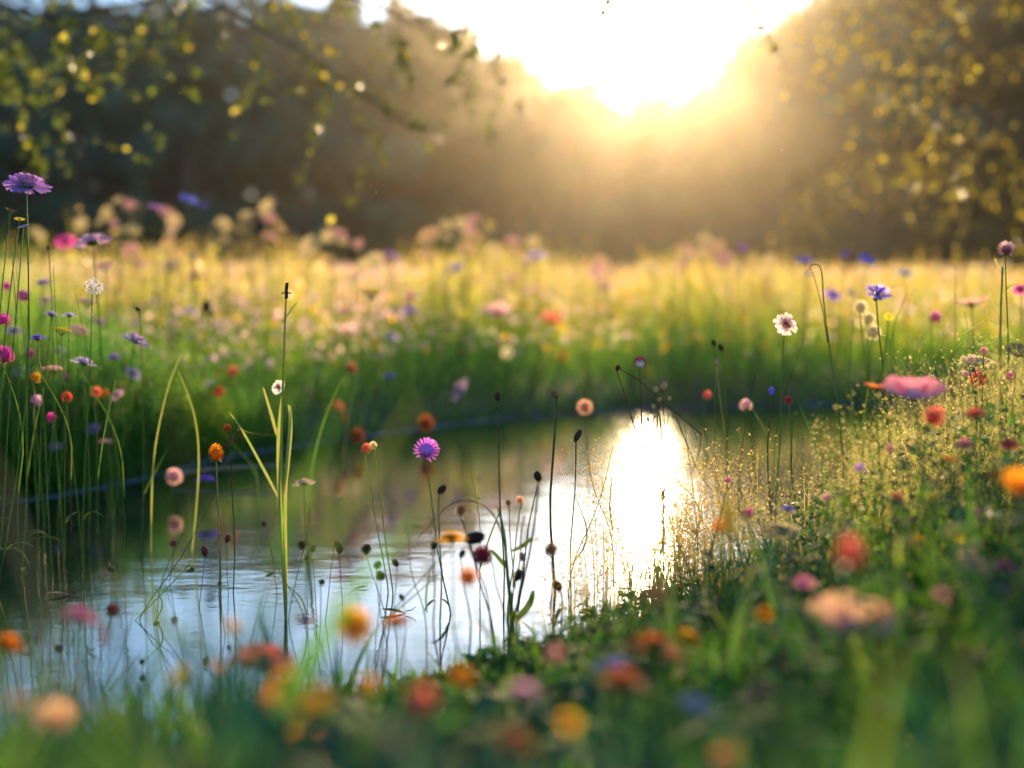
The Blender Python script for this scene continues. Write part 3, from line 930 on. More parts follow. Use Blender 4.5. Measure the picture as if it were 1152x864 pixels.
        K_.ellipsoid((0, 0, -.95), .24, .14, None, 7, 4)
    return P_, C_, K_

CACHE = {}
def head_mesh(kind, var):
    key = (kind, var)
    if key not in CACHE:
        random.seed(hash_(kind) + var * 31)
        CACHE[key] = head_parts(kind)
    return CACHE[key]
def hash_(s): return sum(ord(c) * (i + 3) for i, c in enumerate(s))

PART = {'scabious': ('petals', 'centre', 'calyx'), 'globe': ('florets', 'centre', 'bract'), 'umbel': ('florets', 'seeds', 'rays'),
        'poppy': ('petals', 'stamens', 'calyx'), 'cosmos': ('petals', 'centre', 'calyx'), 'marigold': ('petals', 'centre', 'calyx'),
        'cornflower': ('petals', 'stamens', 'calyx'), 'daisy': ('petals', 'centre', 'calyx'), 'bud': ('scales', 'core', 'calyx'),
        'hip': ('capsule', 'crown', 'calyx')}
COLS = {
    'blush': (.90, .68, .66),    'orchid': (.78, .22, .80),     'purple': (0.62, 0.32, 0.82), 'lilac': (0.76, 0.58, 0.88), 'violet': (0.28, 0.15, 0.78), 'blue': (0.18, 0.22, 0.8), 'magenta': (0.8, 0.08, 0.45),
    'pink': (0.88, 0.3, 0.42), 'palepink': (.85, .52, .50), 'peach': (.85, .48, .30), 'cream': (.88, .74, .42), 'ivory': (.88, .62, .36), 'white': (.85, .82, .76),
    'red': (0.75, 0.08, 0.06), 'coral': (.85, .20, .14), 'orange': (.85, .30, .02), 'amber': (.85, .45, .03), 'yellow': (.85, .68, .05),
    'rust': (0.58, 0.16, 0.04), 'brown': (.12, .06, .035), 'plum': (.22, .03, .14), 'darkbrown': (.06, .03, .02), 'tan': (.45, .26, .12),
    'paleblue': (.5, .58, .72), 'mauve': (0.78, 0.46, 0.62), 'wine': (0.38, 0.06, 0.08), 'green': (.16, .24, .04)}
CENTRE = {'blush': 'red', 'orchid': 'purple', 'purple': 'mauve', 'lilac': 'palepink', 'violet': 'violet', 'blue': 'violet', 'magenta': 'wine', 'pink': 'magenta', 'palepink': 'red',
          'peach': 'brown', 'cream': 'green', 'ivory': 'tan', 'white': 'red', 'red': 'brown', 'coral': 'red', 'orange': 'rust', 'amber': 'rust', 'yellow': 'amber',
          'rust': 'brown', 'brown': 'darkbrown', 'plum': 'darkbrown', 'darkbrown': 'darkbrown', 'tan': 'brown', 'paleblue': 'violet',
          'mauve': 'palepink', 'wine': 'darkbrown', 'green': 'green'}
def cmat(c, trans=.68): return petal_mat(COLS[c], trans)
_fl = 0
CAT = {'scabious': 'scabious', 'globe': 'clover flower', 'umbel': 'umbel flower', 'poppy': 'poppy', 'cosmos': 'cosmos flower', 'marigold': 'marigold',
       'cornflower': 'cornflower', 'daisy': 'daisy', 'bud': 'seed head', 'hip': 'seed capsule'}
NAME = {'scabious': 'scabious', 'globe': 'clover_flower', 'umbel': 'umbel_flower', 'poppy': 'poppy', 'cosmos': 'cosmos_flower', 'marigold': 'marigold',
        'cornflower': 'cornflower', 'daisy': 'daisy', 'bud': 'dried_wildflower', 'hip': 'capsule_stalk'}
def ribbon_leaf(m, p, az, L, W, rise=.9, droop=.8):
    pts = []; ws = []
    p = Vector(p); x = 0; z = 0
    for j in range(8):
        u = j / 7
        el = rise - (rise + droop) * u
        if j: x += L / 7 * math.cos(el); z += L / 7 * math.sin(el)
        pts.append(p + Vector((x * math.cos(az), x * math.sin(az), z))); ws.append(W * .5 * (math.sin(math.pi * min(1, .1 + u * .9)) ** .7))
    m.strip(pts, ws, Vector((-math.sin(az), math.cos(az), 0)), .25)

def flower(kind, px, py, d, size, col, label, tilt=None, taz=None, lean=None, leafs=2, centre=None, stem='g', group=None,
           extra=None, stem_r=None, bend=0, base=None, squash=1.0):
    """size = diameter of the head in photograph pixels at its depth d. One plant: stem, leaves, flower head."""
    global _fl
    _fl += 1
    var = _fl % 3
    if d < 1.2: d *= 1.06
    if d < 1.3 and py < 760 and kind in ('marigold', 'cosmos'): d *= 1.16; size *= 1.1
    Pm, Cm, Km = head_mesh(kind, var)
    random.seed(1000 + _fl * 7)
    hp = P(px, py, d)
    r = size / 2 * d / FPX
    if base is not None:
        bp = P(base[0], base[1], d); bx, by = bp.x, d
    else:
        ln = lean if lean is not None else random.uniform(-.05, .05)
        bx = hp.x + ln; by = d + random.uniform(-.03, .03)
    zb = gz(bx, by) - .01
    root = empty(NAME[kind], (bx, by, zb))
    off = Vector((bx, by, zb))
    tilt = R(random.uniform(8, 45)) if tilt is None else R(tilt)
    taz = random.uniform(0, 6.283) if taz is None else R(taz)
    ax = Vector((math.sin(tilt) * math.cos(taz), math.sin(tilt) * math.sin(taz), math.cos(tilt)))
    M = ax.to_track_quat('Z', 'Y').to_matrix() @ Matrix.Rotation(random.random() * 6.28, 3, 'Z')
    loc = hp - off
    mats = {'g': M_STEM, 'p': M_STEM_PALE, 'd': M_STEM_DRY}
    sr = stem_r if stem_r else (.0012 if size < 40 else .0016) * max(1, d / 3)
    top = loc - ax * r * (.12 if kind in ('daisy', 'poppy', 'cosmos') else .2 if kind in ('scabious', 'marigold', 'cornflower') else .55 if kind == 'umbel' else .75)
    h = top.z
    sm = MB()
    pts = []
    for j in range(9):
        u = j / 8
        q_ = Vector((0, 0, 0)).lerp(Vector((top.x, top.y, top.z)), u)
        w_ = math.sin(u * math.pi)
        q_ += Vector((bend + .010 * math.sin(_fl * 1.7), .008 * math.cos(_fl * 2.3), 0)) * w_ + Vector((.003 * math.sin(u * 9 + _fl), .003 * math.cos(u * 7 + _fl), 0))*w_
        pts.append(q_)
    sm.tube(pts, sr * 1.3, sr * .85, 6)
    sm.build('stem', mats[stem], root)
    for k in range(leafs):
        lm = MB()
        u = random.uniform(.05, .6)
        j = int(u * 8)
        ribbon_leaf(lm, pts[j], random.random() * 6.28, random.uniform(.05, .11), random.uniform(.004, .008), random.uniform(.6, 1.2), random.uniform(.1, .9))
        lm.build('leaf', M_LEAF, root)
    A = np.array(M) * r
    S_ = np.diag([1, 1, squash])
    def inst(src, nm, mat, parent):
        m = MB(); m.v = [v @ S_.T @ A.T for v in src.v]; m.f = src.f
        return m.build(nm, mat, parent, loc=loc)
    nP, nC, nK = PART[kind]
    cc = centre or (col if kind in ('globe', 'marigold') else CENTRE[col])
    tr = .12 if col in ('brown', 'darkbrown', 'tan', 'wine') else .68
    hd = inst(Pm, nP, cmat(col, tr), root)
    inst(Cm, nC, cmat(cc, .6 if kind == 'globe' and cc == col else .2), root)
    inst(Km, nK, M_STEM if kind not in ('bud', 'hip') else M_STEM_DRY, root)
    tag(root, label, CAT[kind], group)
    return root

F = flower
# ---- left bank, in focus
F('scabious', 30, 208, 2.5, 54, 'purple', 'large ragged purple flower high at the left edge, the tallest of all', tilt=24, taz=-60, lean=-.16, bend=.04, leafs=4, centre='pink')
F('cornflower', 12, 238, 2.5, 20, 'tan', 'small browned flower below the tall purple one at the left edge', lean=-.12)
F('daisy', 22, 246, 2.5, 14, 'yellow', 'tiny yellow flower on the tall plant at the left edge', lean=-.12)
F('daisy', 26, 254, 2.5, 16, 'paleblue', 'tiny pale blue flower under the tall purple one at the left edge', lean=-.1)
F('scabious', 104, 272, 3.3, 42, 'mauve', 'blurred pink and lilac flower above the left meadow, with an upright lilac petal', tilt=15, centre='peach')
F('umbel', 105, 323, 2.6, 20, 'white', 'small white flower with a dark calyx on a thin branched stem at left', tilt=60, taz=-60, centre='tan', lean=-.03)
F('scabious', 152, 383, 2.9, 36, 'lilac', 'neat lilac pincushion flower on a bent stalk by the left bank', tilt=24, taz=0, lean=-.06, base=(112, 560), centre='pink')
F('scabious', 94, 408, 2.9, 30, 'lilac', 'small lilac flower directly below the white one at left', tilt=15, base=(90, 520))
F('globe', 27, 333, 2.7, 18, 'pink', 'small pink clover head above the cluster of lilac flowers at left', lean=-.03)
F('scabious', 58, 354, 2.7, 20, 'lilac', 'left one of two small lilac flowers side by side at left', tilt=10, lean=-.05)
F('scabious', 78, 355, 2.7, 17, 'lilac', 'right one of two small lilac flowers side by side at left', tilt=10, lean=-.04)
F('scabious', 42, 381, 2.7, 22, 'violet', 'flat violet flower below the pair of lilac ones at left', tilt=8)
F('globe', 4, 360, 2.7, 18, 'magenta', 'magenta clover head cut by the left edge', lean=-.05)
F('globe', 5, 400, 2.7, 24, 'magenta', 'magenta clover head at the left edge, below the other one', lean=-.05)
F('globe', 40, 425, 2.9, 15, 'amber', 'small amber flower head among the left rushes', leafs=0)
F('globe', 41, 451, 2.9, 16, 'mauve', 'dusky pink flower head under the amber one at left', leafs=0)
F('globe', 75, 447, 2.9, 13, 'red', 'tiny red flower head among the left rushes', leafs=0)
F('globe', 58, 470, 2.9, 13, 'magenta', 'lowest magenta flower head among the left rushes', leafs=0)
F('globe', 108, 441, 3.4, 13, 'coral', 'left half of a coral and orange flower pair low in the left grass', leafs=0)
F('globe', 118, 443, 3.4, 12, 'orange', 'right half of a coral and orange flower pair low in the left grass', leafs=0)
F('umbel', 60, 416, 2.9, 24, 'palepink', 'small lacy pale flower cluster beside the rushes at left', tilt=10, leafs=0)
F('umbel', 70, 372, 2.75, 20, 'yellow', 'small yellow lacy cluster among the lilac flowers at left', tilt=10, leafs=0)
F('bud', 155, 348, 2.9, 7, 'brown', 'thin stalk with a tiny brown bud beside the neat lilac flower', base=(128, 520), leafs=0, bend=.02)
F('bud', 54, 278, 2.8, 6, 'tan', 'bare curved stalk with a closed tip at left', leafs=1, base=(70, 480))
# ---- far bank and water edge at left
F('scabious', 232, 540, 3.5, 26, 'violet', 'vivid violet flower at the water edge left of the tall green stalk', tilt=10, leafs=1, centre='violet')
F('globe', 243, 511, 2.5, 20, 'orange', 'dried orange flower head standing over the water', stem='p', tilt=5, leafs=0, base=(247, 640), squash=1.3)
F('globe', 256, 482, 2.5, 12, 'rust', 'small rusty bud above the dried orange flower head', stem='d', leafs=0, base=(249, 640))
F('globe', 196, 536, 3.6, 20, 'palepink', 'pale pinkish flower near the waterline above the dark water at left', tilt=62, taz=-90, leafs=1)
F('cornflower', 118, 498, 3.5, 20, 'mauve', 'dull mauve withered flower low in the dark left bank', leafs=0)
F('bud', 232, 345, 4.6, 16, 'brown', 'blurred brown seed head with a pale fringe in the left meadow', leafs=0)
F('bud', 238, 353, 4.6, 8, 'darkbrown', 'tiny dark bud just right of the fringed brown seed head', leafs=0)
F('globe', 262, 418, 4.6, 13, 'coral', 'blurred reddish flower in the grass left of the tall stalk', leafs=0)
F('cornflower', 236, 432, 4.4, 16, 'paleblue', 'blurred pale blue flower in the grass left of the tall stalk', leafs=0)
F('globe', 246, 441, 4.4, 12, 'red', 'tiny red flower below the pale blue one', leafs=0)
F('cornflower', 314, 436, 2.6, 22, 'white', 'ragged white flower behind the tall green stalk', tilt=70, taz=-120, leafs=0, base=(318, 560))
# ---- centre left
F('umbel', 418, 330, 3.8, 24, 'yellow', 'small yellow and lilac lacy flower on a long pale leaning stem', tilt=10, base=(362, 470), stem='p', leafs=0, centre='purple')
F('globe', 480, 506, 2.35, 32, 'orchid', 'bright purple flower with a pale frilled skirt hanging over the water', tilt=28, taz=-60, base=(520, 640), leafs=1, centre='purple', squash=.85)
F('globe', 402, 490, 4.6, 18, 'rust', 'round blurred rust coloured flower near the blue waterline', leafs=0, tilt=60, taz=-90)
F('globe', 479, 476, 4.8, 20, 'rust', 'round blurred rust flower above the bright purple one', leafs=0, tilt=60, taz=-90)
F('scabious', 342, 544, 2.9, 26, 'palepink', 'dusty pink flower close over the water right of the tall stalk', leafs=0, tilt=15)
F('globe', 412, 505, 2.5, 14, 'coral', 'small coral blossom on a pale crooked stem over the water', base=(448, 585), stem='p', leafs=1)
F('globe', 420, 501, 2.5, 10, 'cream', 'tiny cream blossom beside the coral one on crooked stem', base=(448, 585), stem='p', leafs=0)
F('globe', 395, 415, 4.6, 14, 'red', 'blurred red flower in the meadow right of the tall stalk', leafs=0)
F('cornflower', 438, 424, 4.8, 18, 'blue', 'blurred blue flower right of the red one above the far bank', leafs=0)
F('scabious', 518, 438, 4.9, 28, 'mauve', 'tilted mauve flower in the grass above the middle of the far bank', tilt=60, taz=200, leafs=0)
F('globe', 381, 458, 4.8, 14, 'coral', 'small coral flower low in the far bank grass', leafs=0)
F('globe', 387, 471, 4.8, 8, 'red', 'tiny red bud under the small coral flower', leafs=0)
F('poppy', 560, 354, 6.4, 32, 'palepink', 'white and red open flower glowing in the middle of the meadow', tilt=25, taz=-90, leafs=0, centre='red')
F('daisy', 571, 396, 6.3, 16, 'cream', 'small cream daisy with dark centre in the middle of the meadow', tilt=75, taz=-90, leafs=0, centre='brown')
F('poppy', 392, 374, 6.2, 24, 'palepink', 'blurred soft pink flower in the meadow left of centre', leafs=0)
F('scabious', 386, 350, 6.0, 16, 'magenta', 'small magenta flower with pale edge left of centre in the meadow', leafs=0)
F('poppy', 619, 362, 7.2, 24, 'coral', 'blurred coral flower in the golden meadow right of centre', leafs=0)
F('globe', 633, 400, 6.6, 14, 'orange', 'small orange flower in the greener grass right of centre', leafs=0)
F('daisy', 521, 352, 7, 10, 'yellow', 'small round yellow flower left of the white and red one', leafs=0, tilt=70, taz=-90)
F('globe', 462, 333, 7, 11, 'magenta', 'tiny deep magenta flower in the golden meadow', leafs=0)
# ---- the skyline of the meadow
random.seed(55)
sk = [(132, 226, 15, 'cream'), (146, 231, 14, 'cream'), (120, 240, 16, 'palepink'), (158, 233, 13, 'tan'), (92, 252, 17, 'cream'), (187, 240, 18, 'cream'),
      (196, 249, 18, 'cream'), (190, 272, 16, 'cream'), (251, 253, 18, 'cream'), (246, 268, 13, 'tan'), (150, 258, 15, 'cream'), (132, 258, 16, 'tan'),
      (300, 234, 22, 'cream'), (303, 246, 18, 'cream'), (282, 250, 15, 'tan'), (316, 259, 13, 'cream'), (369, 266, 18, 'cream'), (381, 264, 20, 'cream'),
      (350, 276, 24, 'cream'), (483, 266, 28, 'cream'), (518, 252, 18, 'cream'), (532, 247, 17, 'cream'), (502, 254, 16, 'palepink'), (530, 266, 22, 'cream'),
      (555, 280, 18, 'cream'), (576, 272, 18, 'cream'), (600, 272, 17, 'cream'), (581, 284, 16, 'cream'), (422, 294, 24, 'cream'), (773, 284, 24, 'cream'),
      (793, 269, 16, 'cream'), (803, 279, 26, 'cream'), (772, 288, 18, 'cream'), (815, 290, 22, 'cream'), (830, 303, 20, 'cream'), (846, 299, 13, 'cream'),
      (866, 292, 17, 'cream'), (671, 306, 22, 'cream'), (732, 301, 16, 'cream'), (677, 296, 20, 'palepink'), (567, 309, 12, 'cream'), (578, 313, 14, 'cream'),
      (562, 330, 20, 'palepink'), (345, 284, 22, 'cream'), (188, 283, 22, 'cream'), (148, 283, 22, 'cream'), (40, 262, 16, 'cream'), (520, 280, 16, 'cream')]
sk += [(px + random.uniform(-26, 26), py + random.uniform(4, 26), s_ * .75, c_) for px, py, s_, c_ in sk]
for i, (px, py, s_, c_) in enumerate(sk):
    side = 'in the dark left part' if px < 340 else ('left of the sun glow' if px < 640 else 'below and right of the sun glow')
    c_ = ('cream', 'ivory', 'cream', 'palepink')[i * 7 % 4] if c_ != 'tan' else c_
    cn = {'ivory': 'peach coloured', 'cream': 'cream', 'peach': 'peach coloured', 'palepink': 'pale pink', 'tan': 'tan'}[c_]
    F('umbel', px, py, 6.4 + (i * 37 % 19) / 10, s_ * .92, c_, f'blurred {cn} flower head on the meadow skyline {side}', tilt=38 + (i * 17 % 35), taz=-90 + (i * 41 % 70) - 35, leafs=0,
      group='blurred flower heads along the meadow skyline', stem='p')
F('cornflower', 212, 227, 5.6, 30, 'blue', 'vivid blue violet flower high against the dark wood at left', tilt=25, leafs=1, centre='blue')
F('cornflower', 175, 234, 5.8, 18, 'purple', 'dim purple flower left of the vivid blue one against the wood', leafs=1)
F('cornflower', 230, 232, 6.2, 14, 'violet', 'faint violet flower just right of the vivid blue one', leafs=0)
F('scabious', 443, 289, 7.2, 20, 'purple', 'small purple flower on the skyline left of the cream plate', leafs=0)
F('scabious', 513, 301, 7.4, 18, 'blue', 'small bluish flower near the skyline left of the sun glow', leafs=0)
F('scabious', 604, 288, 7.0, 24, 'lilac', 'blue and pink flower near the skyline under the sun', leafs=0)
F('scabious', 192, 297, 6.8, 22, 'purple', 'small purple flower in the pinkish meadow at left', leafs=0, tilt=8)
F('scabious', 219, 312, 6.6, 26, 'magenta', 'flat bright pink flower in the pinkish meadow at left', leafs=0, tilt=8)
F('scabious', 216, 288, 7.0, 12, 'blue', 'tiny blue flower on the skyline above the flat pink one', leafs=0)
F('cornflower', 400, 313, 6.8, 14, 'blue', 'small blue flower by the dip in the meadow skyline', leafs=0)
F('scabious', 74, 272, 5.6, 24, 'magenta', 'blurred magenta flower behind the pink and lilac one at left', leafs=0)
F('scabious', 444, 350, 6.6, 14, 'purple', 'small purple flower low in the golden meadow left of centre', leafs=0)
F('scabious', 461, 349, 6.6, 15, 'violet', 'small violet flower beside the purple one left of centre', leafs=0)
F('scabious', 441, 379, 6.0, 16, 'lilac', 'pale lilac flower in the greener meadow left of centre', leafs=0)
F('scabious', 215, 350, 5.8, 16, 'lilac', 'faint lilac flower beside the fringed brown seed head', leafs=0)
F('globe', 835, 279, 6.6, 10, 'purple', 'single round purple flower right of the cream cluster on the skyline', leafs=0)
# ---- middle, standing in front of the sun's reflection
F('bud', 560, 446, 2.35, 11, 'brown', 'brown knob seed head on a straight dark stalk left of the sun reflection', stem='d', base=(566, 640), leafs=0)
F('bud', 624, 443, 2.5, 12, 'tan', 'swollen headed brown stalk just left of the peach ball', stem='d', base=(628, 640), leafs=0, stem_r=.0021)
F('bud', 650, 490, 2.4, 11, 'brown', 'narrow brown seed head right of the swollen stalk', stem='d', base=(640, 640), leafs=0, squash=1.5)
F('globe', 658, 458, 3.6, 18, 'peach', 'round peach flower against the dark water under the far bank', tilt=75, taz=-90, leafs=0, stem='d', base=(656, 560))
F('bud', 497, 551, 2.2, 13, 'darkbrown', 'dark pointed bud on a straight black stalk below the purple flower', stem='d', base=(499, 690), leafs=0)
F('bud', 605, 536, 2.25, 14, 'darkbrown', 'round dark bud on a curved stalk left of the sun reflection', stem='d', base=(580, 660), leafs=0)
F('globe', 543, 625, 2.0, 27, 'wine', 'large wine red drooping seed head over the bright water', tilt=100, taz=-140, base=(575, 700), leafs=1)
F('globe', 519, 574, 2.1, 18, 'tan', 'pale brown oval seed head over the bright water', tilt=20, base=(560, 660), leafs=0, stem='d')
F('marigold', 508, 606, 1.7, 36, 'amber', 'blurred amber flower behind the dark seed heads', leafs=1)
F('bud', 488, 614, 2.0, 11, 'darkbrown', 'small black seed head in front of the amber flower', stem='d', base=(500, 690), leafs=0)
F('bud', 534, 605, 2.0, 24, 'darkbrown', 'big dark curled seed head above the wine red one', tilt=80, taz=10, stem='d', base=(560, 690), leafs=1)
F('bud', 520, 623, 2.0, 11, 'brown', 'small brown seed head left of the wine red one', stem='d', base=(530, 690), leafs=0)
F('bud', 583, 647, 2.05, 15, 'brown', 'brown scaly seed head low over the bright water', stem='g', base=(577, 720), leafs=2)
F('hip', 588, 627, 2.05, 11, 'tan', 'pale brown capsule above the brown scaly seed head', stem='g', base=(580, 720), leafs=1)
F('bud', 627, 659, 2.1, 15, 'brown', 'brown pointed seed head at the left rim of the feathery grass', base=(622, 740), leafs=1)
F('globe', 620, 619, 2.1, 18, 'tan', 'open tan seed head above the pointed one near the feathery grass', base=(624, 740), leafs=2)
F('globe', 585, 563, 2.2, 11, 'peach', 'small peach floret cluster near the round dark bud', base=(575, 680), leafs=0, stem='p')
F('globe', 572, 566, 2.2, 9, 'tan', 'tiny tan floret left of the peach floret cluster', base=(574, 680), leafs=0, stem='p')
F('globe', 527, 650, 1.55, 28, 'orange', 'soft orange flower below the wine red seed head', tilt=20, leafs=1)
# ---- right of the sun's reflection
F('bud', 695, 414, 2.45, 8, 'brown', 'small brown bud ending the long slanting dry stem', stem='d', base=(790, 505), leafs=0)
F('globe', 720, 409, 2.45, 19, 'wine', 'red and white clover head on the slanting dry stem', tilt=5, stem='d', base=(745, 560), leafs=0, centre='white')
for i, (px, py, s_) in enumerate(((747, 434, 11), (738, 438, 9), (742, 449, 8), (753, 448, 7), (735, 457, 7), (729, 472, 5))):
    F('hip', px, py, 2.45, s_, 'tan', ('largest', 'second', 'third', 'fourth', 'fifth', 'lowest')[i] + ' brown seed capsule in the cluster on the dry stems before the far bank', stem='d', base=(743, 600), leafs=0, stem_r=.0007,
      group='seed capsules clustered on the dry stems')
F('bud', 803, 386, 2.9, 8, 'darkbrown', 'left one of a pair of tiny black buds in front of the far bank', stem='g', base=(820, 560), leafs=0, tilt=10)
F('bud', 811, 391, 2.9, 9, 'darkbrown', 'right one of a pair of tiny black buds in front of the far bank', stem='g', base=(824, 560), leafs=0, tilt=15)
F('hip', 806, 407, 2.9, 8, 'tan', 'ring shaped pale capsule under the pair of black buds', stem='p', base=(822, 560), leafs=0)
F('scabious', 884, 365, 2.6, 28, 'blush', 'pinkish white flower with a dark red heart on a tall stem right of the pond', tilt=66, taz=-80, centre='red', base=(872, 600), leafs=2)
F('bud', 868, 440, 2.45, 10, 'blue', 'small blue tipped bud on a straight stalk right of the pond', base=(873, 620), leafs=0, stem='d')
F('globe', 887, 451, 2.6, 13, 'wine', 'small dark red clover head beside the blue tipped bud', base=(890, 600), leafs=1)
F('globe', 839, 456, 3.2, 16, 'palepink', 'faint pale pink flower at the end of the far bank', leafs=0, base=(855, 560))
F('globe', 795, 445, 3.4, 12, 'coral', 'faint coral flower at the waterline right of the dry stems', leafs=0, base=(806, 560))
F('cornflower', 987, 331, 2.7, 42, 'lilac', 'spiky lilac cornflower, sharp and bright at right', tilt=35, taz=-70, base=(1018, 520), leafs=2, centre='violet')
F('globe', 968, 346, 3.0, 18, 'cream', 'top cream blossom of three under the spiky lilac flower', tilt=50, taz=-90, leafs=0, base=(985, 500))
F('globe', 977, 359, 3.0, 17, 'cream', 'middle cream blossom of three under the spiky lilac flower', tilt=50, taz=-90, leafs=0, base=(985, 500))
F('globe', 982, 374, 3.0, 20, 'cream', 'lowest cream blossom of three under the spiky lilac flower', tilt=50, taz=-90, leafs=0, base=(985, 500))
F('daisy', 1000, 356, 3.0, 12, 'yellow', 'small yellow flower under the spiky lilac one', tilt=50, taz=-90, leafs=0)
F('cornflower', 905, 294, 5.2, 24, 'blue', 'blue flower on the skyline above the hooked stem at right', tilt=20, leafs=0)
F('scabious', 910, 309, 5.2, 14, 'blue', 'smaller blue flower just under the blue one on the skyline', leafs=0)
F('scabious', 951, 287, 5.4, 13, 'violet', 'round violet flower on the skyline at right', leafs=0)
F('cornflower', 974, 293, 5.4, 24, 'blue', 'blue flower with pale top on the skyline behind the spiky lilac one', leafs=0)
F('scabious', 1018, 308, 5.2, 22, 'paleblue', 'dim blue flower right of the spiky lilac one', leafs=0)
F('scabious', 937, 332, 5.0, 18, 'violet', 'blurred violet flower left of the cream blossoms', leafs=0)
F('scabious', 957, 330, 5.0, 16, 'lilac', 'blurred lilac flower touching the cream blossoms on their left', leafs=0)
F('globe', 1132, 281, 2.6, 22, 'palepink', 'round dusky red and pink bud head crowning the tall plant at the right edge', tilt=8, base=(1126, 520), leafs=4, centre='wine', stem='g')
F('poppy', 1093, 344, 3.5, 40, 'peach', 'flat peach flower left of the tall plant at the right edge', tilt=8, leafs=1)
F('globe', 1052, 357, 3.4, 18, 'pink', 'small pink flower left of the flat peach one', leafs=1)
F('scabious', 1148, 326, 3.4, 18, 'magenta', 'magenta flower cut by the right edge', leafs=0)
F('globe', 1100, 427, 2.5, 22, 'coral', 'coral clover head in the lacy cluster at right', leafs=1)
F('globe', 1137, 424, 2.5, 14, 'pink', 'small pink clover head right of the coral one by the tall plant', leafs=1)
F('globe', 1086, 422, 2.5, 12, 'palepink', 'tiny pale pink clover head left of the coral one', leafs=0)
F('globe', 1107, 395, 2.5, 11, 'pink', 'tiny pink clover head at the top of the lacy cluster', leafs=0)
F('globe', 1092, 405, 2.5, 12, 'palepink', 'tiny pale clover head in the upper left of the lacy cluster', leafs=0)
F('umbel', 1098, 410, 2.55, 40, 'cream', 'lacy cream cluster with tiny florets beside the tall plant at right', tilt=20, taz=-90, leafs=1)
F('umbel', 1146, 395, 2.5, 30, 'tan', 'withered tan lacy head at the right edge', tilt=30, taz=-90, leafs=1)
# ---- near right, softly blurred
F('poppy', 1028, 447, 1.75, 68, 'pink', 'large open pink flower with spread petals at right', tilt=12, taz=-90, leafs=1, centre='palepink')
F('globe', 1050, 469, 1.85, 28, 'coral', 'ragged pink and coral flower under the large open pink one', leafs=1, tilt=45)
F('poppy', 985, 438, 2.0, 28, 'rust', 'flat brown orange flower left of the large open pink one', tilt=8, leafs=0)
F('marigold', 1097, 466, 1.7, 30, 'coral', 'coral flower with dark calyx right of the large open pink one', tilt=8, leafs=1)
F('marigold', 1087, 500, 1.75, 28, 'pink', 'deep pink flower below the coral one at right', tilt=8, leafs=1, centre='magenta')
F('marigold', 1068, 518, 1.75, 20, 'orange', 'small orange flower with black calyx left below the deep pink one', tilt=5, leafs=1)
F('marigold', 1118, 535, 1.6, 26, 'amber', 'flat golden flower above the magenta bud at right', tilt=6, leafs=1)
F('poppy', 1148, 548, 1.3, 40, 'orange', 'blurred bright orange flower cut by the right edge', tilt=40, taz=-90, leafs=1)
F('globe', 1097, 577, 1.7, 12, 'magenta', 'small magenta bud under the flat golden flower', leafs=1)
F('globe', 968, 527, 1.95, 14, 'purple', 'small purple flower in the seeding grass at right', leafs=0)
F('globe', 1001, 505, 1.95, 11, 'pink', 'small red pink flower in the seeding grass at right', leafs=0)
F('scabious', 886, 573, 1.9, 20, 'blue', 'small deep blue flower above the foreground greenery', tilt=10, leafs=0, centre='violet')
F('globe', 842, 577, 2.0, 14, 'pink', 'small pink flower left of the deep blue one', leafs=0)
F('globe', 819, 541, 2.1, 9, 'magenta', 'tiny magenta flower above the small pink one by the water', leafs=0)
F('bud', 820, 584, 1.3, 20, 'yellow', 'upright blurred yellow bud before the sparkling grass', squash=2.2, tilt=3, leafs=0)
F('globe', 808, 592, 1.4, 16, 'orange', 'small orange flower touching the upright yellow bud', leafs=0)
F('poppy', 957, 708, 1.15, 98, 'peach', 'large pale peach flower glowing in the near right foreground', tilt=14, taz=-80, leafs=1, centre='mauve')
F('globe', 957, 624, 1.0, 38, 'coral', 'soft coral ball above the large pale peach flower', leafs=1, tilt=5, squash=1.2)
F('poppy', 1090, 637, 1.5, 36, 'peach', 'peach flower with curled petals at lower right', tilt=40, taz=-60, leafs=1, centre='magenta')
F('scabious', 1131, 637, 1.5, 30, 'magenta', 'flat magenta flower at lower right next to the curled peach one', tilt=5, leafs=1)
F('scabious', 1126, 663, 1.5, 24, 'mauve', 'dull mauve flower under the flat magenta one', tilt=8, leafs=0)
F('umbel', 1140, 686, 1.4, 28, 'palepink', 'pale pinkish lacy flower at the lower right edge', leafs=0)
F('scabious', 1092, 732, 1.2, 34, 'wine', 'dark wine flower in the shade at lower right', tilt=6, leafs=0)
F('scabious', 1026, 743, 1.2, 24, 'magenta', 'small magenta flower right below the large pale peach one', tilt=12, leafs=0)
F('scabious', 1002, 797, 1.0, 40, 'magenta', 'deep crimson flower at the bottom right', tilt=8, leafs=0)
F('scabious', 1146, 757, 1.1, 30, 'magenta', 'bright magenta flower at the lower right edge', tilt=12, leafs=0)
F('scabious', 986, 757, 1.1, 28, 'plum', 'dark plum flower under the large pale peach one', tilt=12, leafs=0)
F('cosmos', 852, 779, 1.0, 44, 'plum', 'very dark plum flower in the lower middle right', tilt=10, leafs=0)
F('scabious', 880, 748, 1.1, 20, 'plum', 'small plum flower above the very dark one', tilt=12, leafs=0)
F('scabious', 1098, 779, 1.1, 24, 'plum', 'dim plum flower near the bottom right corner', tilt=10, leafs=0)
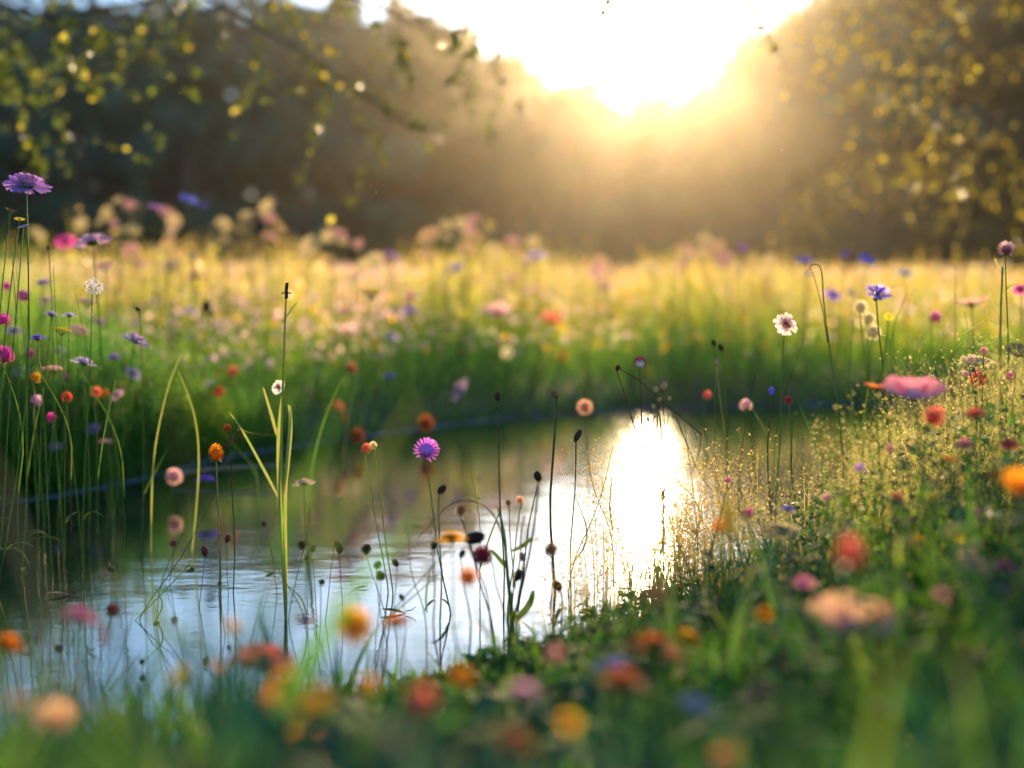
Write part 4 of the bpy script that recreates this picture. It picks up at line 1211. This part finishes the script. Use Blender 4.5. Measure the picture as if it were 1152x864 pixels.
# ---- near foreground
F('globe', 398, 704, 1.22, 46, 'amber', 'big blurred golden orange flower over the water at lower left centre', tilt=30, taz=-90, leafs=1, centre='amber')
F('marigold', 446, 701, 1.15, 36, 'orange', 'darker orange flower touching the golden one on its right', tilt=10, leafs=1, centre='brown')
F('marigold', 298, 744, 1.15, 80, 'coral', 'wide flat red orange flower at lower left', tilt=10, taz=20, leafs=1)
F('globe', 476, 791, .85, 42, 'coral', 'round scarlet flower ball near the bottom centre', leafs=1, tilt=4)
F('marigold', 578, 836, .8, 62, 'rust', 'blurred brick coloured flower at the bottom centre', tilt=12, leafs=0)
F('marigold', 350, 792, .75, 60, 'amber', 'very blurred yellow orange flower left of the scarlet ball', tilt=30, leafs=0)
F('marigold', 8, 724, 1.1, 40, 'orange', 'orange flower cut by the left edge above the pond', tilt=20, leafs=2)
F('marigold', 20, 790, .85, 34, 'peach', 'soft peach flower in the bottom left corner', tilt=20, leafs=0)
F('scabious', 90, 694, 1.25, 44, 'pink', 'blurred reddish pink smudge of a flower over the blue water at left', tilt=14, taz=0, leafs=0)
F('globe', 262, 706, 1.1, 20, 'amber', 'small amber flower above the wide red orange one', leafs=1)
F('globe', 244, 752, 1.0, 22, 'orange', 'small orange flower left of the wide red orange one', leafs=1)
F('globe', 93, 795, 1.0, 18, 'wine', 'dim wine bud near the bottom left', leafs=0)
F('bud', 280, 810, .95, 30, 'brown', 'dark blurred seed head under the wide red orange flower', leafs=0)
F('marigold', 735, 731, 1.05, 76, 'rust', 'wide rust flower in the middle of the foreground', tilt=8, leafs=0)
F('marigold', 700, 766, 1.0, 64, 'rust', 'second rust flower just below the wide one in the foreground', tilt=6, leafs=0)
F('marigold', 772, 719, 1.1, 34, 'amber', 'small amber flower at the right end of the wide rust one', tilt=20, leafs=0)
F('globe', 738, 669, .95, 40, 'tan', 'soft tan ball of a flower in the centre of the foreground', leafs=0, tilt=5)
F('globe', 624, 738, 1.0, 22, 'pink', 'small pink ball between water and foreground at centre', leafs=0)
F('marigold', 588, 780, .95, 56, 'mauve', 'dusty pink and yellow flower left of the rust ones', tilt=12, leafs=0, centre='amber')
F('cosmos', 782, 792, .95, 44, 'paleblue', 'pale bluish white flower in the lower middle', tilt=14, leafs=0)
F('cosmos', 690, 748, 1.1, 46, 'paleblue', 'greyish blue flower between the two rust ones', tilt=10, leafs=0)
F('globe', 820, 858, .8, 40, 'coral', 'coral flower cut by the bottom edge right of centre', leafs=0)


# ---- more lilac and pink heads crowding the left bank
random.seed(301)
lb = [(16, 372), (34, 398), (52, 338), (66, 395), (88, 372), (24, 418), (74, 425), (112, 362), (128, 402), (98, 340), (14, 446), (86, 462), (132, 444), (48, 318), (118, 300), (150, 420), (8, 322), (62, 502), (104, 482), (30, 480)]
for i, (px, py) in enumerate(lb):
    k_, c_, n_ = (('scabious', 'lilac', 'lilac'), ('globe', 'magenta', 'magenta'), ('scabious', 'mauve', 'dusky pink'), ('scabious', 'purple', 'purple'), ('umbel', 'palepink', 'pale lacy'))[i % 5]
    F(k_, px, py, 3.55 + (i % 4) * .12, (20, 12, 17, 18, 22)[i % 5], c_, f'small {n_} flower in the crowd of blooms on the left bank', tilt=random.uniform(8, 40), taz=-90 + random.uniform(-50, 50),
      leafs=1, group='small blooms crowding the left bank')
# ---- more soft colour low in the foreground
fg = [('marigold', 345, 838, 1.0, 60, 'amber', 'soft golden flower right at the bottom edge left of centre'), ('marigold', 322, 770, 1.0, 44, 'amber', 'soft golden flower under the wide red orange one'),
      ('globe', 300, 792, .95, 26, 'orange', 'small soft orange ball left of the scarlet one'), ('marigold', 205, 760, 1.0, 30, 'yellow', 'soft yellow flower low at the left among blurred leaves'),
      ('globe', 415, 772, 1.0, 24, 'amber', 'small amber ball between the golden and the scarlet flowers'), ('marigold', 520, 760, 1.05, 30, 'orange', 'soft orange flower right above the scarlet ball'),
      ('poppy', 60, 812, .95, 44, 'peach', 'soft peach open flower low in the left corner'), ('marigold', 640, 812, 1.0, 34, 'amber', 'amber flower low in the bottom middle'),
      ('cosmos', 905, 655, 1.5, 26, 'pink', 'small pink flower left of the large pale peach one'), ('globe', 1050, 560, 1.7, 16, 'yellow', 'yellow ball in the leaves at the right'),
      ('marigold', 1075, 600, 1.6, 26, 'yellow', 'yellow flower among bright leaves at the right'), ('globe', 1030, 610, 1.6, 18, 'amber', 'small amber flower left of the yellow one at right'),
      ('globe', 1010, 560, 1.8, 14, 'coral', 'small coral ball in the seeding grass at right'), ('scabious', 1060, 670, 1.4, 26, 'pink', 'pink flower under the curled peach one'),
      ('globe', 930, 560, 1.9, 12, 'palepink', 'pale pink ball in the seeding grass by the water'), ('marigold', 860, 690, 1.4, 24, 'orange', 'small orange flower in the grass right of centre'),
      ('umbel', 880, 600, 1.8, 40, 'cream', 'lacy cream plate by the near shore right of the glint'), ('umbel', 1020, 590, 1.8, 36, 'tan', 'lacy tan plate in the grass at right'),
      ('daisy', 1118, 575, 1.7, 20, 'white', 'small white daisy at the right below the flat golden flower'), ('marigold', 1135, 500, 1.7, 24, 'coral', 'coral flower near the right edge under the pink clover')]
for a in fg:
    F(a[0], a[1], a[2], a[3], a[4], a[5], a[6], tilt=random.uniform(8, 40), taz=-90 + random.uniform(-40, 40), leafs=1)

# ---- small seed heads and stalks standing in the water
ws = [(340, 614, 13, 2.3, 'a trio of dark seed heads'), (352, 617, 10, 2.3, ''), (345, 628, 9, 2.3, ''), (378, 612, 10, 2.3, ''), (382, 617, 13, 2.3, ''), (412, 618, 14, 2.3, ''),
      (126, 687, 18, 2.0, ''), (230, 620, 13, 2.4, ''), (297, 590, 9, 2.5, ''), (195, 612, 11, 2.6, ''), (256, 606, 10, 2.5, ''), (247, 657, 7, 2.2, ''), (425, 636, 12, 2.1, ''),
      (445, 633, 11, 2.1, ''), (428, 648, 13, 2.1, ''), (362, 655, 8, 2.1, ''), (452, 672, 9, 2.0, ''), (66, 730, 12, 1.9, ''), (160, 745, 9, 2.0, ''), (350, 740, 9, 1.9, '')]
wl = ['first seed head of the dark trio over the pale water', 'second seed head of the dark trio over the pale water', 'lowest seed head of the dark trio over the pale water',
      'small dark seed head right of the trio', 'larger dark seed head right of the trio', 'brown seed head farther right of the trio over the water',
      'round red brown seed head over the blue water at left', 'dark red seed head near the thin green stalk over the water', 'tiny seed head just left of the tall stalk over water',
      'dull red seed head in the darker water at left', 'small red brown seed head beside the thin green stalk', 'small black seed head beside the foot of the thin green stalk',
      'left head of a brown cluster above the golden flower', 'right head of a brown cluster above the golden flower', 'lower head of a brown cluster above the golden flower',
      'slim dark seed head left of the brown cluster', 'narrow red brown seed head above the orange flower', 'folded green brown bud over the blue water at lower left',
      'tiny bud low over the water at lower left', 'tiny bud low over the water left of the golden flower']
for i, (px, py, s_, d, _) in enumerate(ws):
    F('globe' if i % 3 != 1 else 'bud', px, py, d, s_, 'wine' if i in (6, 7, 9, 10) else 'brown', wl[i], stem='d', leafs=0, stem_r=.0007,
      base=(px + (i * 29 % 50) - 25, py + 120), bend=.015 * ((i % 3) - 1))

# ---- tall strap leaved stalk in focus, the hero of the picture
def px_tube(m, pts, d, r0, r1, off, sides=6):
    m.tube([P(x, y, dd if dd else d) - off for x, y, dd in pts], r0, r1, sides)
def stalk_plant(name, base_px, d, label, cat, specs, mats):
    b = P(*base_px, d); z = gz(b.x, d) - .01
    root = empty(name, (b.x, d, z)); off = Vector((b.x, d, z))
    for part, kind, pts, wd in specs:
        m = MB()
        P3 = [P(x, y, d + dz) - off for x, y, dz in pts]
        # smooth
        for _ in range(2):
            Q = [P3[0]]
            for a_, b_ in zip(P3, P3[1:]): Q += [a_.lerp(b_, .25), a_.lerp(b_, .75)]
            Q.append(P3[-1]); P3 = Q
        if kind == 'tube': m.tube(P3, wd[0], wd[1], 6)
        else:
            n = len(P3); ww = [wd[0] * min(1, .25 + 2.6 * i / (n - 1)) * (1 - (i / (n - 1))) ** .6 + wd[1] for i in range(n)]
            m.strip(P3, ww, Vector((.9, -.35, 0)).normalized(), .35)
        m.build(part, mats.get(part, M_STEM_PALE), root)
    tag(root, label, cat)
    return root
M_REED = petal_mat((.24, .34, .05), .45, .5, tint=(.36, .30, .09))
hp = stalk_plant('tall_grass_plant', (322, 760), 2.3, 'tall pale green stalk with strap leaves standing in the pond left of centre', 'tall grass', [
    ('stem', 'tube', [(323, 800, 0), (322, 700, 0), (318, 600, 0), (316, 520, 0), (318, 440, 0), (320, 380, 0), (322, 326, 0)], (.0032, .0014)),
    ('leaf', 'strip', [(322, 720, 0), (320, 660, -.01), (314, 560, -.02), (312, 500, 0), (315, 460, 0), (320, 428, .01)], (.0048, .0005)),
    ('leaf', 'strip', [(322, 710, 0), (321, 640, -.01), (320, 560, -.02), (324, 500, -.02), (327, 470, 0), (324, 455, 0)], (.0038, .0005)),
    ('leaf', 'strip', [(313, 560, 0), (300, 535, 0), (284, 505, .02), (270, 480, .03), (258, 464, .04)], (.0034, .0005)),
    ('leaf', 'strip', [(311, 490, 0), (306, 470, 0), (300, 450, 0), (296, 436, 0)], (.0032, .0006)),
    ('leaf', 'strip', [(311, 490, .01), (296, 489, .02), (280, 487, .03), (266, 481, .04)], (.0022, .0005)),
    ('leaf', 'strip', [(319, 560, -.01), (324, 520, -.01), (328, 480, 0), (326, 456, 0)], (.0034, .0005)),
    ('side_stem', 'tube', [(318, 362, 0), (325, 352, 0), (334, 340, 0)], (.0011, .0007)),
    ('seed_tip', 'tube', [(322, 336, 0), (322, 326, 0), (323, 318, 0)], (.0035, .0028)),
    ('bract', 'tube', [(317, 330, 0), (322, 329, 0), (328, 330, 0)], (.0012, .0012)),
], {'stem': M_REED, 'leaf': M_REED, 'seed_tip': M_BUD, 'bract': M_BUD, 'side_stem': M_REED})
stalk_plant('bent_reed', (196, 470), 2.9, 'thin upright pale blade meeting a bent one above the left bank', 'reed', [
    ('leaf', 'strip', [(170, 640, 0), (170, 570, 0), (172, 520, 0), (178, 480, 0), (190, 430, 0), (204, 398, 0)], (.0022, .0004)),
    ('leaf', 'strip', [(214, 640, 0), (222, 560, 0), (224, 510, 0), (220, 470, 0), (210, 440, 0), (200, 417, 0)], (.0020, .0004))], {'leaf': M_REED})
stalk_plant('leaning_reed', (350, 540), 3.0, 'single green blade leaning right from the waterline, right of the tall stalk', 'reed', [
    ('leaf', 'strip', [(350, 630, 0), (346, 580, 0), (350, 530, 0), (356, 500, 0), (368, 462, 0), (386, 424, 0)], (.0045, .0005))], {'leaf': M_STEM})
stalk_plant('drooping_dry_stem', (246, 560), 2.55, 'dry bent stem curling over the dried orange flower head', 'dry stem', [
    ('stem', 'tube', [(249, 690, 0), (247, 600, 0), (243, 545, 0), (244, 520, 0), (250, 503, 0), (262, 494, 0), (274, 492, 0)], (.0016, .0012)),
    ('side_stem', 'tube', [(262, 494, 0), (268, 478, 0), (262, 468, 0)], (.0011, .0008)),
    ('seed_tip', 'tube', [(262, 494, 0), (264, 489, 0), (268, 484, 0)], (.0022, .0012))], {'stem': M_BUD_WARM, 'side_stem': M_STEM_DRY, 'seed_tip': M_BUD_WARM})
stalk_plant('hooked_stem', (946, 540), 2.7, 'long green stem hooked over at its top, left of the spiky lilac flower', 'hooked stem', [
    ('stem', 'tube', [(950, 560, 0), (948, 500, 0), (936, 410, 0), (926, 340, 0), (925, 305, 0), (920, 297, 0), (911, 299, 0), (912, 304, 0)], (.0016, .0010)),
    ('side_stem', 'tube', [(931, 385, 0), (924, 340, .02), (914, 305, .03)], (.0010, .0006))], {'stem': M_STEM, 'side_stem': M_STEM_DRY})
stalk_plant('slanting_dry_stem', (745, 620), 2.45, 'long slanting dry branching stem before the sun reflection', 'dry stem', [
    ('stem', 'tube', [(696, 415, 0), (718, 426, 0), (745, 452, 0), (770, 472, 0), (790, 490, 0)], (.0009, .0016)),
    ('stem', 'tube', [(745, 620, 0), (746, 540, 0), (744, 480, 0), (741, 462, 0)], (.0015, .0012)),
    ('side_stem', 'tube', [(738, 462, 0), (728, 500, 0), (716, 530, 0), (706, 570, 0)], (.0010, .0008)),
    ('side_stem', 'tube', [(760, 468, 0), (775, 505, 0), (785, 530, 0), (797, 548, 0)], (.0010, .0008)),
    ('side_stem', 'tube', [(789, 490, 0), (786, 512, 0), (777, 536, 0)], (.0009, .0006))], {'stem': M_STEM_DRY, 'side_stem': M_STEM_DRY})
stalk_plant('leafy_stalk', (580, 720), 2.1, 'leafy green branching stalk with dark seed heads left of the sun reflection', 'branching plant', [
    ('stem', 'tube', [(578, 740, 0), (576, 690, 0), (570, 640, 0), (568, 600, 0), (560, 570, 0)], (.0042, .0014)),
    ('side_stem', 'tube', [(577, 700, 0), (590, 650, 0), (600, 600, 0), (606, 545, 0)], (.0022, .0009)),
    ('side_stem', 'tube', [(572, 650, 0), (566, 600, 0), (552, 572, 0), (530, 562, 0), (505, 566, 0), (470, 605, 0)], (.0014, .0008)),
    ('side_stem', 'tube', [(577, 660, 0), (586, 630, 0), (586, 600, 0), (590, 580, 0)], (.0014, .0008)),
    ('leaf', 'strip', [(578, 700, 0), (596, 680, 0), (600, 664, 0)], (.008, .0006)),
    ('leaf', 'strip', [(574, 620, 0), (588, 614, 0), (598, 604, 0)], (.007, .0006)),
    ('leaf', 'strip', [(570, 640, 0), (558, 625, 0), (552, 618, 0)], (.006, .0006)),
    ('leaf', 'strip', [(539, 562, 0), (530, 559, 0), (520, 559, 0)], (.006, .0010))], {'stem': M_STEM, 'side_stem': M_STEM_DRY, 'leaf': M_STEM})
stalk_plant('tall_leafy_plant', (1126, 520), 2.6, 'tall plant with paired curling leaves at the right edge', 'leafy plant', [
    ('stem', 'tube', [(1126, 540, 0), (1126, 440, 0), (1125, 370, 0), (1128, 300, 0)], (.0030, .0018)),
    ('leaf', 'strip', [(1128, 308, 0), (1136, 298, 0), (1146, 297, 0)], (.0035, .0005)),
    ('leaf', 'strip', [(1128, 308, 0), (1122, 298, 0), (1119, 290, 0)], (.0030, .0005)),
    ('leaf', 'strip', [(1126, 370, 0), (1114, 358, 0), (1100, 366, 0), (1080, 378, 0)], (.0045, .0005)),
    ('leaf', 'strip', [(1126, 356, 0), (1116, 340, 0), (1112, 322, 0)], (.0030, .0005)),
    ('leaf', 'strip', [(1127, 330, 0), (1140, 318, 0), (1150, 322, 0)], (.0030, .0005)),
    ('leaf', 'strip', [(1126, 420, 0), (1140, 400, 0), (1152, 392, 0)], (.0040, .0005))], {'stem': M_STEM_PALE, 'leaf': M_STEM_PALE})

# fine reeds and arching stalks in the pond and on the banks: each its own stalk
random.seed(77)
arcs = [((150, 700), (240, 560), 2.3), ((175, 700), (205, 600), 2.3), ((640, 640), (690, 500), 2.4), ((300, 760), (248, 690), 1.9), ((60, 800), (120, 640), 1.9), ((210, 800), (180, 640), 2.0),
        ((100, 800), (150, 690), 1.9), ((345, 690), (300, 600), 2.2), ((430, 700), (520, 600), 2.0), ((480, 690), (460, 600), 2.1), ((690, 600), (660, 490), 2.4), ((785, 600), (770, 480), 2.5), ((830, 600), (850, 420), 2.6),
        ((905, 600), (893, 470), 2.5), ((925, 560), (912, 400), 2.8), ((1010, 520), (1000, 380), 2.8), ((1035, 520), (1060, 390), 2.8), ((1060, 520), (1075, 300), 3.0), ((970, 520), (960, 360), 2.8),
        ((1090, 480), (1085, 350), 2.8), ((140, 560), (105, 290), 2.7), ((80, 540), (60, 300), 2.6), ((110, 540), (85, 330), 2.6), ((20, 560), (10, 240), 2.5), ((160, 560), (185, 470), 3.0), ((290, 560), (262, 430), 3.4),
        ((30, 540), (18, 300), 2.8), ((868, 560), (905, 380), 2.8), ((1008, 420), (1020, 330), 2.9), ((540, 640), (527, 520), 2.3)]
for i, (b, t, d) in enumerate(arcs):
    cx = (b[0] + t[0]) / 2 + random.uniform(-14, 14); cyy = (b[1] + t[1]) / 2
    wh = 'over the pond' if 200 < b[0] < 800 or (b[1] > 600) else ('at the left bank' if b[0] < 300 else 'at the right bank')
    stalk_plant('thin_reed', (b[0], b[1] + 60), d, f'thin bare grass stalk {wh}', 'reed', [
        ('stem', 'tube', [(b[0], b[1] + 60, 0), (*b, 0), (cx, cyy, 0), (*t, .02)], (.0011, .0005)),
        ('leaf', 'strip', [(*b, 0), ((b[0] + cx) / 2 + 8, (b[1] + cyy) / 2, 0), (cx + random.choice((-26, 24)), cyy - 10, .02)], (.0018, .0003))],
        {'stem': M_STEM if i % 3 else M_STEM_DRY, 'leaf': M_STEM})['group'] = 'thin bare stalks rising from the pond and its banks'

# ---- small meadow flowers: countable ones are things of their own
def simple_flower(kind, col, h):
    Pm, Cm, Km = head_mesh(kind, 0)
    m = MB()
    m.v = [v * (.011 if kind == 'globe' else .018) + np.array((0, 0, h)) for v in Pm.v]; m.f = Pm.f
    m.n = sum(len(v) for v in m.v)
    o = m.build('meadow_flower', cmat(col))
    s_ = MB(); s_.tube([(0, 0, -.02), (.01, 0, h * .5), (0, 0, h - .005)], .0016, .0012, 4)
    s_.build('stem', M_STEM, o)
    return o
MF = [('scabious', 'magenta', 'magenta'), ('scabious', 'lilac', 'lilac'), ('cosmos', 'palepink', 'pale pink'), ('cornflower', 'blue', 'blue'), ('globe', 'coral', 'coral'),
      ('daisy', 'white', 'white'), ('globe', 'orange', 'orange'), ('poppy', 'peach', 'peach'), ('umbel', 'cream', 'cream'), ('globe', 'wine', 'dark red')]
mfp = [(simple_flower(k, c_, .45), n_) for k, c_, n_ in MF]
wt = np.array([.14, .20, .20, .08, .05, .08, .04, .12, .08, .02]); wt /= wt.sum()
X, Y = fan(240, 4.4, 17, .36, .25, 1.25)
s_ = pond_sd(X, Y)
usedf = set()
for i in range(240):
    k = int(rng.choice(10, p=wt))
    proto, nm = mfp[k]
    o = proto if k not in usedf else copy_tree(proto)
    usedf.add(k)
    h = float(hfun(X[i:i+1], Y[i:i+1])[0]) * rng.uniform(.8, 1.12)
    sc_ = h / .45
    o.location = (X[i], Y[i], gz(X[i], Y[i])); o.scale = (rng.uniform(.7, 1.2),) * 2 + (sc_,)
    o.rotation_euler = (rng.normal(0, .12), rng.normal(0, .12), rng.uniform(0, 6.28))
    part_ = 'right' if X[i] / Y[i] > .09 else ('left' if X[i] / Y[i] < -.09 else 'middle')
    tag(o, f'small {nm} flower dotted among the tall grass in the {part_} of the meadow', 'meadow flower', 'small flowers dotted through the meadow')
# the uncountable bloom of the meadow beyond
for nm, c_, n_ in (('lilac_bloom', 'mauve', 16000), ('golden_bloom', 'amber', 5000), ('pink_bloom', 'palepink', 14000), ('cream_bloom', 'cream', 7000)):
    X, Y = fan(n_, 4.2, 30, .5, .5, 1.2)
    if nm in ('lilac_bloom', 'pink_bloom'):
        k = rng.random(len(X)) < np.clip(.45 - X / Y * 3.0, .12, 1); X, Y = X[k], Y[k]
    Z = ground_z(X, Y) + hfun(X, Y) * rng.uniform(.6, 1.15, len(X))
    flecks(nm, np.stack([X, Y, Z], -1), rng.uniform(.009, .025, len(X)) * (1 + .03 * Y), cmat(c_), f'countless tiny {c_ if c_ != "palepink" else "pale pink"} blossoms blending in the meadow', .8)
for nm, c_, (xa, xb, ya, yb) in (('foreground_bloom', 'amber', (-.6, .8, .9, 2.2)),):
    pass

# wet rim of the pond: the pale blue line along the far shore
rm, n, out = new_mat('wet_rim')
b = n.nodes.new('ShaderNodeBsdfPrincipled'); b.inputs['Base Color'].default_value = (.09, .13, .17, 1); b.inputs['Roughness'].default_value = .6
no = n.nodes.new('ShaderNodeTexNoise'); no.inputs['Scale'].default_value = 30
bp = n.nodes.new('ShaderNodeBump'); bp.inputs['Strength'].default_value = .5; n.links.new(no.outputs[0], bp.inputs['Height']); n.links.new(bp.outputs[0], b.inputs['Normal'])
n.links.new(b.outputs[0], out.inputs[0])
rim = MB(); V = []; Fc = []
far = [p for p in PONDS if p[1] > 2.9 or False]
k0 = [i for i in range(len(PONDS)) if PONDS[i][1] > 3.05 and PONDS[i][0] < 2.2]
pts = PONDS[k0[0]:k0[-1] + 1]
pts = pts[pts[:, 1] > 3.05]
dense = []
for a_, b_ in zip(pts, pts[1:]):
    for t in np.linspace(0, 1, 8, endpoint=False): dense.append(a_ * (1 - t) + b_ * t)
dense = np.array(dense)
for i, p in enumerate(dense):
    t = dense[min(i + 1, len(dense) - 1)] - dense[max(i - 1, 0)]; nr = np.array([-t[1], t[0]]) / (np.linalg.norm(t) + 1e-9)
    if pond_sd(*(p + nr * .03))[0] < 0: nr = -nr
    wob = .006 * math.sin(i * .31) + .005 * math.sin(i * .83) + .006 * math.sin(i * .097) + random.uniform(-.002, .002)
    q0 = p - nr * (.010 + wob); q1 = p + nr * (.004 + wob * .5); q2 = p + nr * .02
    V += [(q0[0], q0[1], .001), (p[0] - nr[0] * .004, p[1] - nr[1] * .004, .004), (q1[0], q1[1], .004), (q2[0], q2[1], -.002)]
for i in range(len(dense) - 1):
    for k in range(3): Fc.append((i * 4 + k, i * 4 + k + 1, i * 4 + k + 5, i * 4 + k + 4))
rim.add(V, Fc)
tag(rim.build('wet_shore', rm), 'pale blue wet rim of mud and scum along the far shore', kind='structure')

# fallen pale twig at the waterline
m = MB(); o0 = P(245, 553, 3.95); o0.z = .02
m.tube([Vector((-.13, 0, 0)), Vector((-.03, .02, .012)), Vector((.06, .03, .016)), Vector((.20, .05, .02))], .006, .003, 7)
m.tube([Vector((.0, .02, .014)), Vector((.03, .0, .04)), Vector((.05, -.01, .07))], .002, .001, 5)
tw = m.build('fallen_twig', petal_mat((.42, .32, .2), .05, .7, .4), loc=o0)
tag(tw, 'pale fallen twig lying at the waterline left of the tall stalk', 'twig')
# leaves and petals floating on the pond
M_FLOAT = petal_mat((.20, .12, .04), .2, .5, .5)
random.seed(91)
m = MB()
lf = [Vector((x, 0, .0025 + .003 * math.sin(x * 60))) for x in np.linspace(-.016, .016, 6)]
m.strip(lf, [.0006, .005, .0075, .007, .004, .0004], Vector((0, 1, 0)), .25)
fl0 = m.build('floating_leaf', M_FLOAT)
m = MB(); m.tube([(-.016, 0, .003), (-.024, .002, .005), (-.029, .001, .009)], .0007, .0004, 4); m.build('leaf_stalk', M_FLOAT, fl0)
fs = [(405, 662, 'floating leaf below the right pair of dark seed heads'), (300, 645, 'floating leaf just left of the foot of the tall stalk'), (470, 590, 'floating leaf under the bright purple flower'),
      (210, 640, 'floating leaf in the pale water left of the thin green stalk'), (120, 640, 'floating leaf where the dark reflection ends at left'), (380, 560, 'floating leaf right of the dusty pink flower'),
      (440, 690, 'floating leaf just above the darker orange flower'), (540, 540, 'floating leaf in the golden water right of the purple flower'), (170, 700, 'floating leaf in the blue water at lower left'),
      (690, 560, 'floating leaf in the bright glint of the sun'), (600, 500, 'floating leaf far out under the peach ball'), (60, 670, 'floating leaf near the left edge')]
for i, (px, py, lab) in enumerate(fs):
    d = CAM_H / math.tan(math.atan((py - 432) / FPX) + PITCH)
    o = fl0 if i == 0 else copy_tree(fl0)
    o.location = ((px - 576) / FPX * d, d, 0); o.rotation_euler.z = random.random() * 6.28; k_ = random.uniform(.7, 1.4); o.scale = (k_, k_, k_)
    tag(o, lab, 'floating leaf', 'fallen leaves floating on the pond')
# drifting seeds in the light
n_ = 46
Y = rng.uniform(1.6, 5, n_); X = Y * rng.uniform(-.33, .33, n_); Z = CAM_H + Y * rng.uniform(.0, .18, n_)
sm_ = fast_mesh('drifting_seeds', np.concatenate([np.stack([X, Y, Z], -1)[:, None, :] + (np.array([[1, 0, 0], [0, 1, 0], [-1, 0, 0], [0, -1, 0]]) + np.array([[0, 0, .5], [0, 0, -.5], [0, 0, .5], [0, 0, -.5]]))[None] * .0011], 1).reshape(-1, 3),
                np.arange(n_ * 4).reshape(n_, 4), cmat('white'))
tag(sm_, 'tiny seeds and midges drifting in the backlight above the meadow', kind='stuff')

# ------------------------------------------------------------------ haze
if HAZE_DENSITY > 0:
    hm = bpy.data.materials.new('haze'); hm.use_nodes = True
    n = hm.node_tree
    for x in list(n.nodes): n.nodes.remove(x)
    out = n.nodes.new('ShaderNodeOutputMaterial')
    pv = n.nodes.new('ShaderNodeVolumePrincipled')
    pv.inputs['Color'].default_value = (1.0, .88, .68, 1)
    pv.inputs['Density'].default_value = HAZE_DENSITY
    pv.inputs['Anisotropy'].default_value = HAZE_G
    pv.inputs['Density Attribute'].default_value = ''
    n.links.new(pv.outputs[0], out.inputs['Volume'])
    try: hm.cycles.homogeneous_volume = True
    except Exception: pass
    hb = MB()
    x0, x1, y0, y1, z0, z1 = -200, 200, -60, 200, -1.5, 36
    hb.add([(x0, y0, z0), (x1, y0, z0), (x1, y1, z0), (x0, y1, z0), (x0, y0, z1), (x1, y0, z1), (x1, y1, z1), (x0, y1, z1)],
           [(0, 3, 2, 1), (4, 5, 6, 7), (0, 1, 5, 4), (1, 2, 6, 5), (2, 3, 7, 6), (3, 0, 4, 7)])
    ho = hb.build('haze', hm, smooth=False)
    tag(ho, 'thin golden evening haze filling the air', kind='stuff')
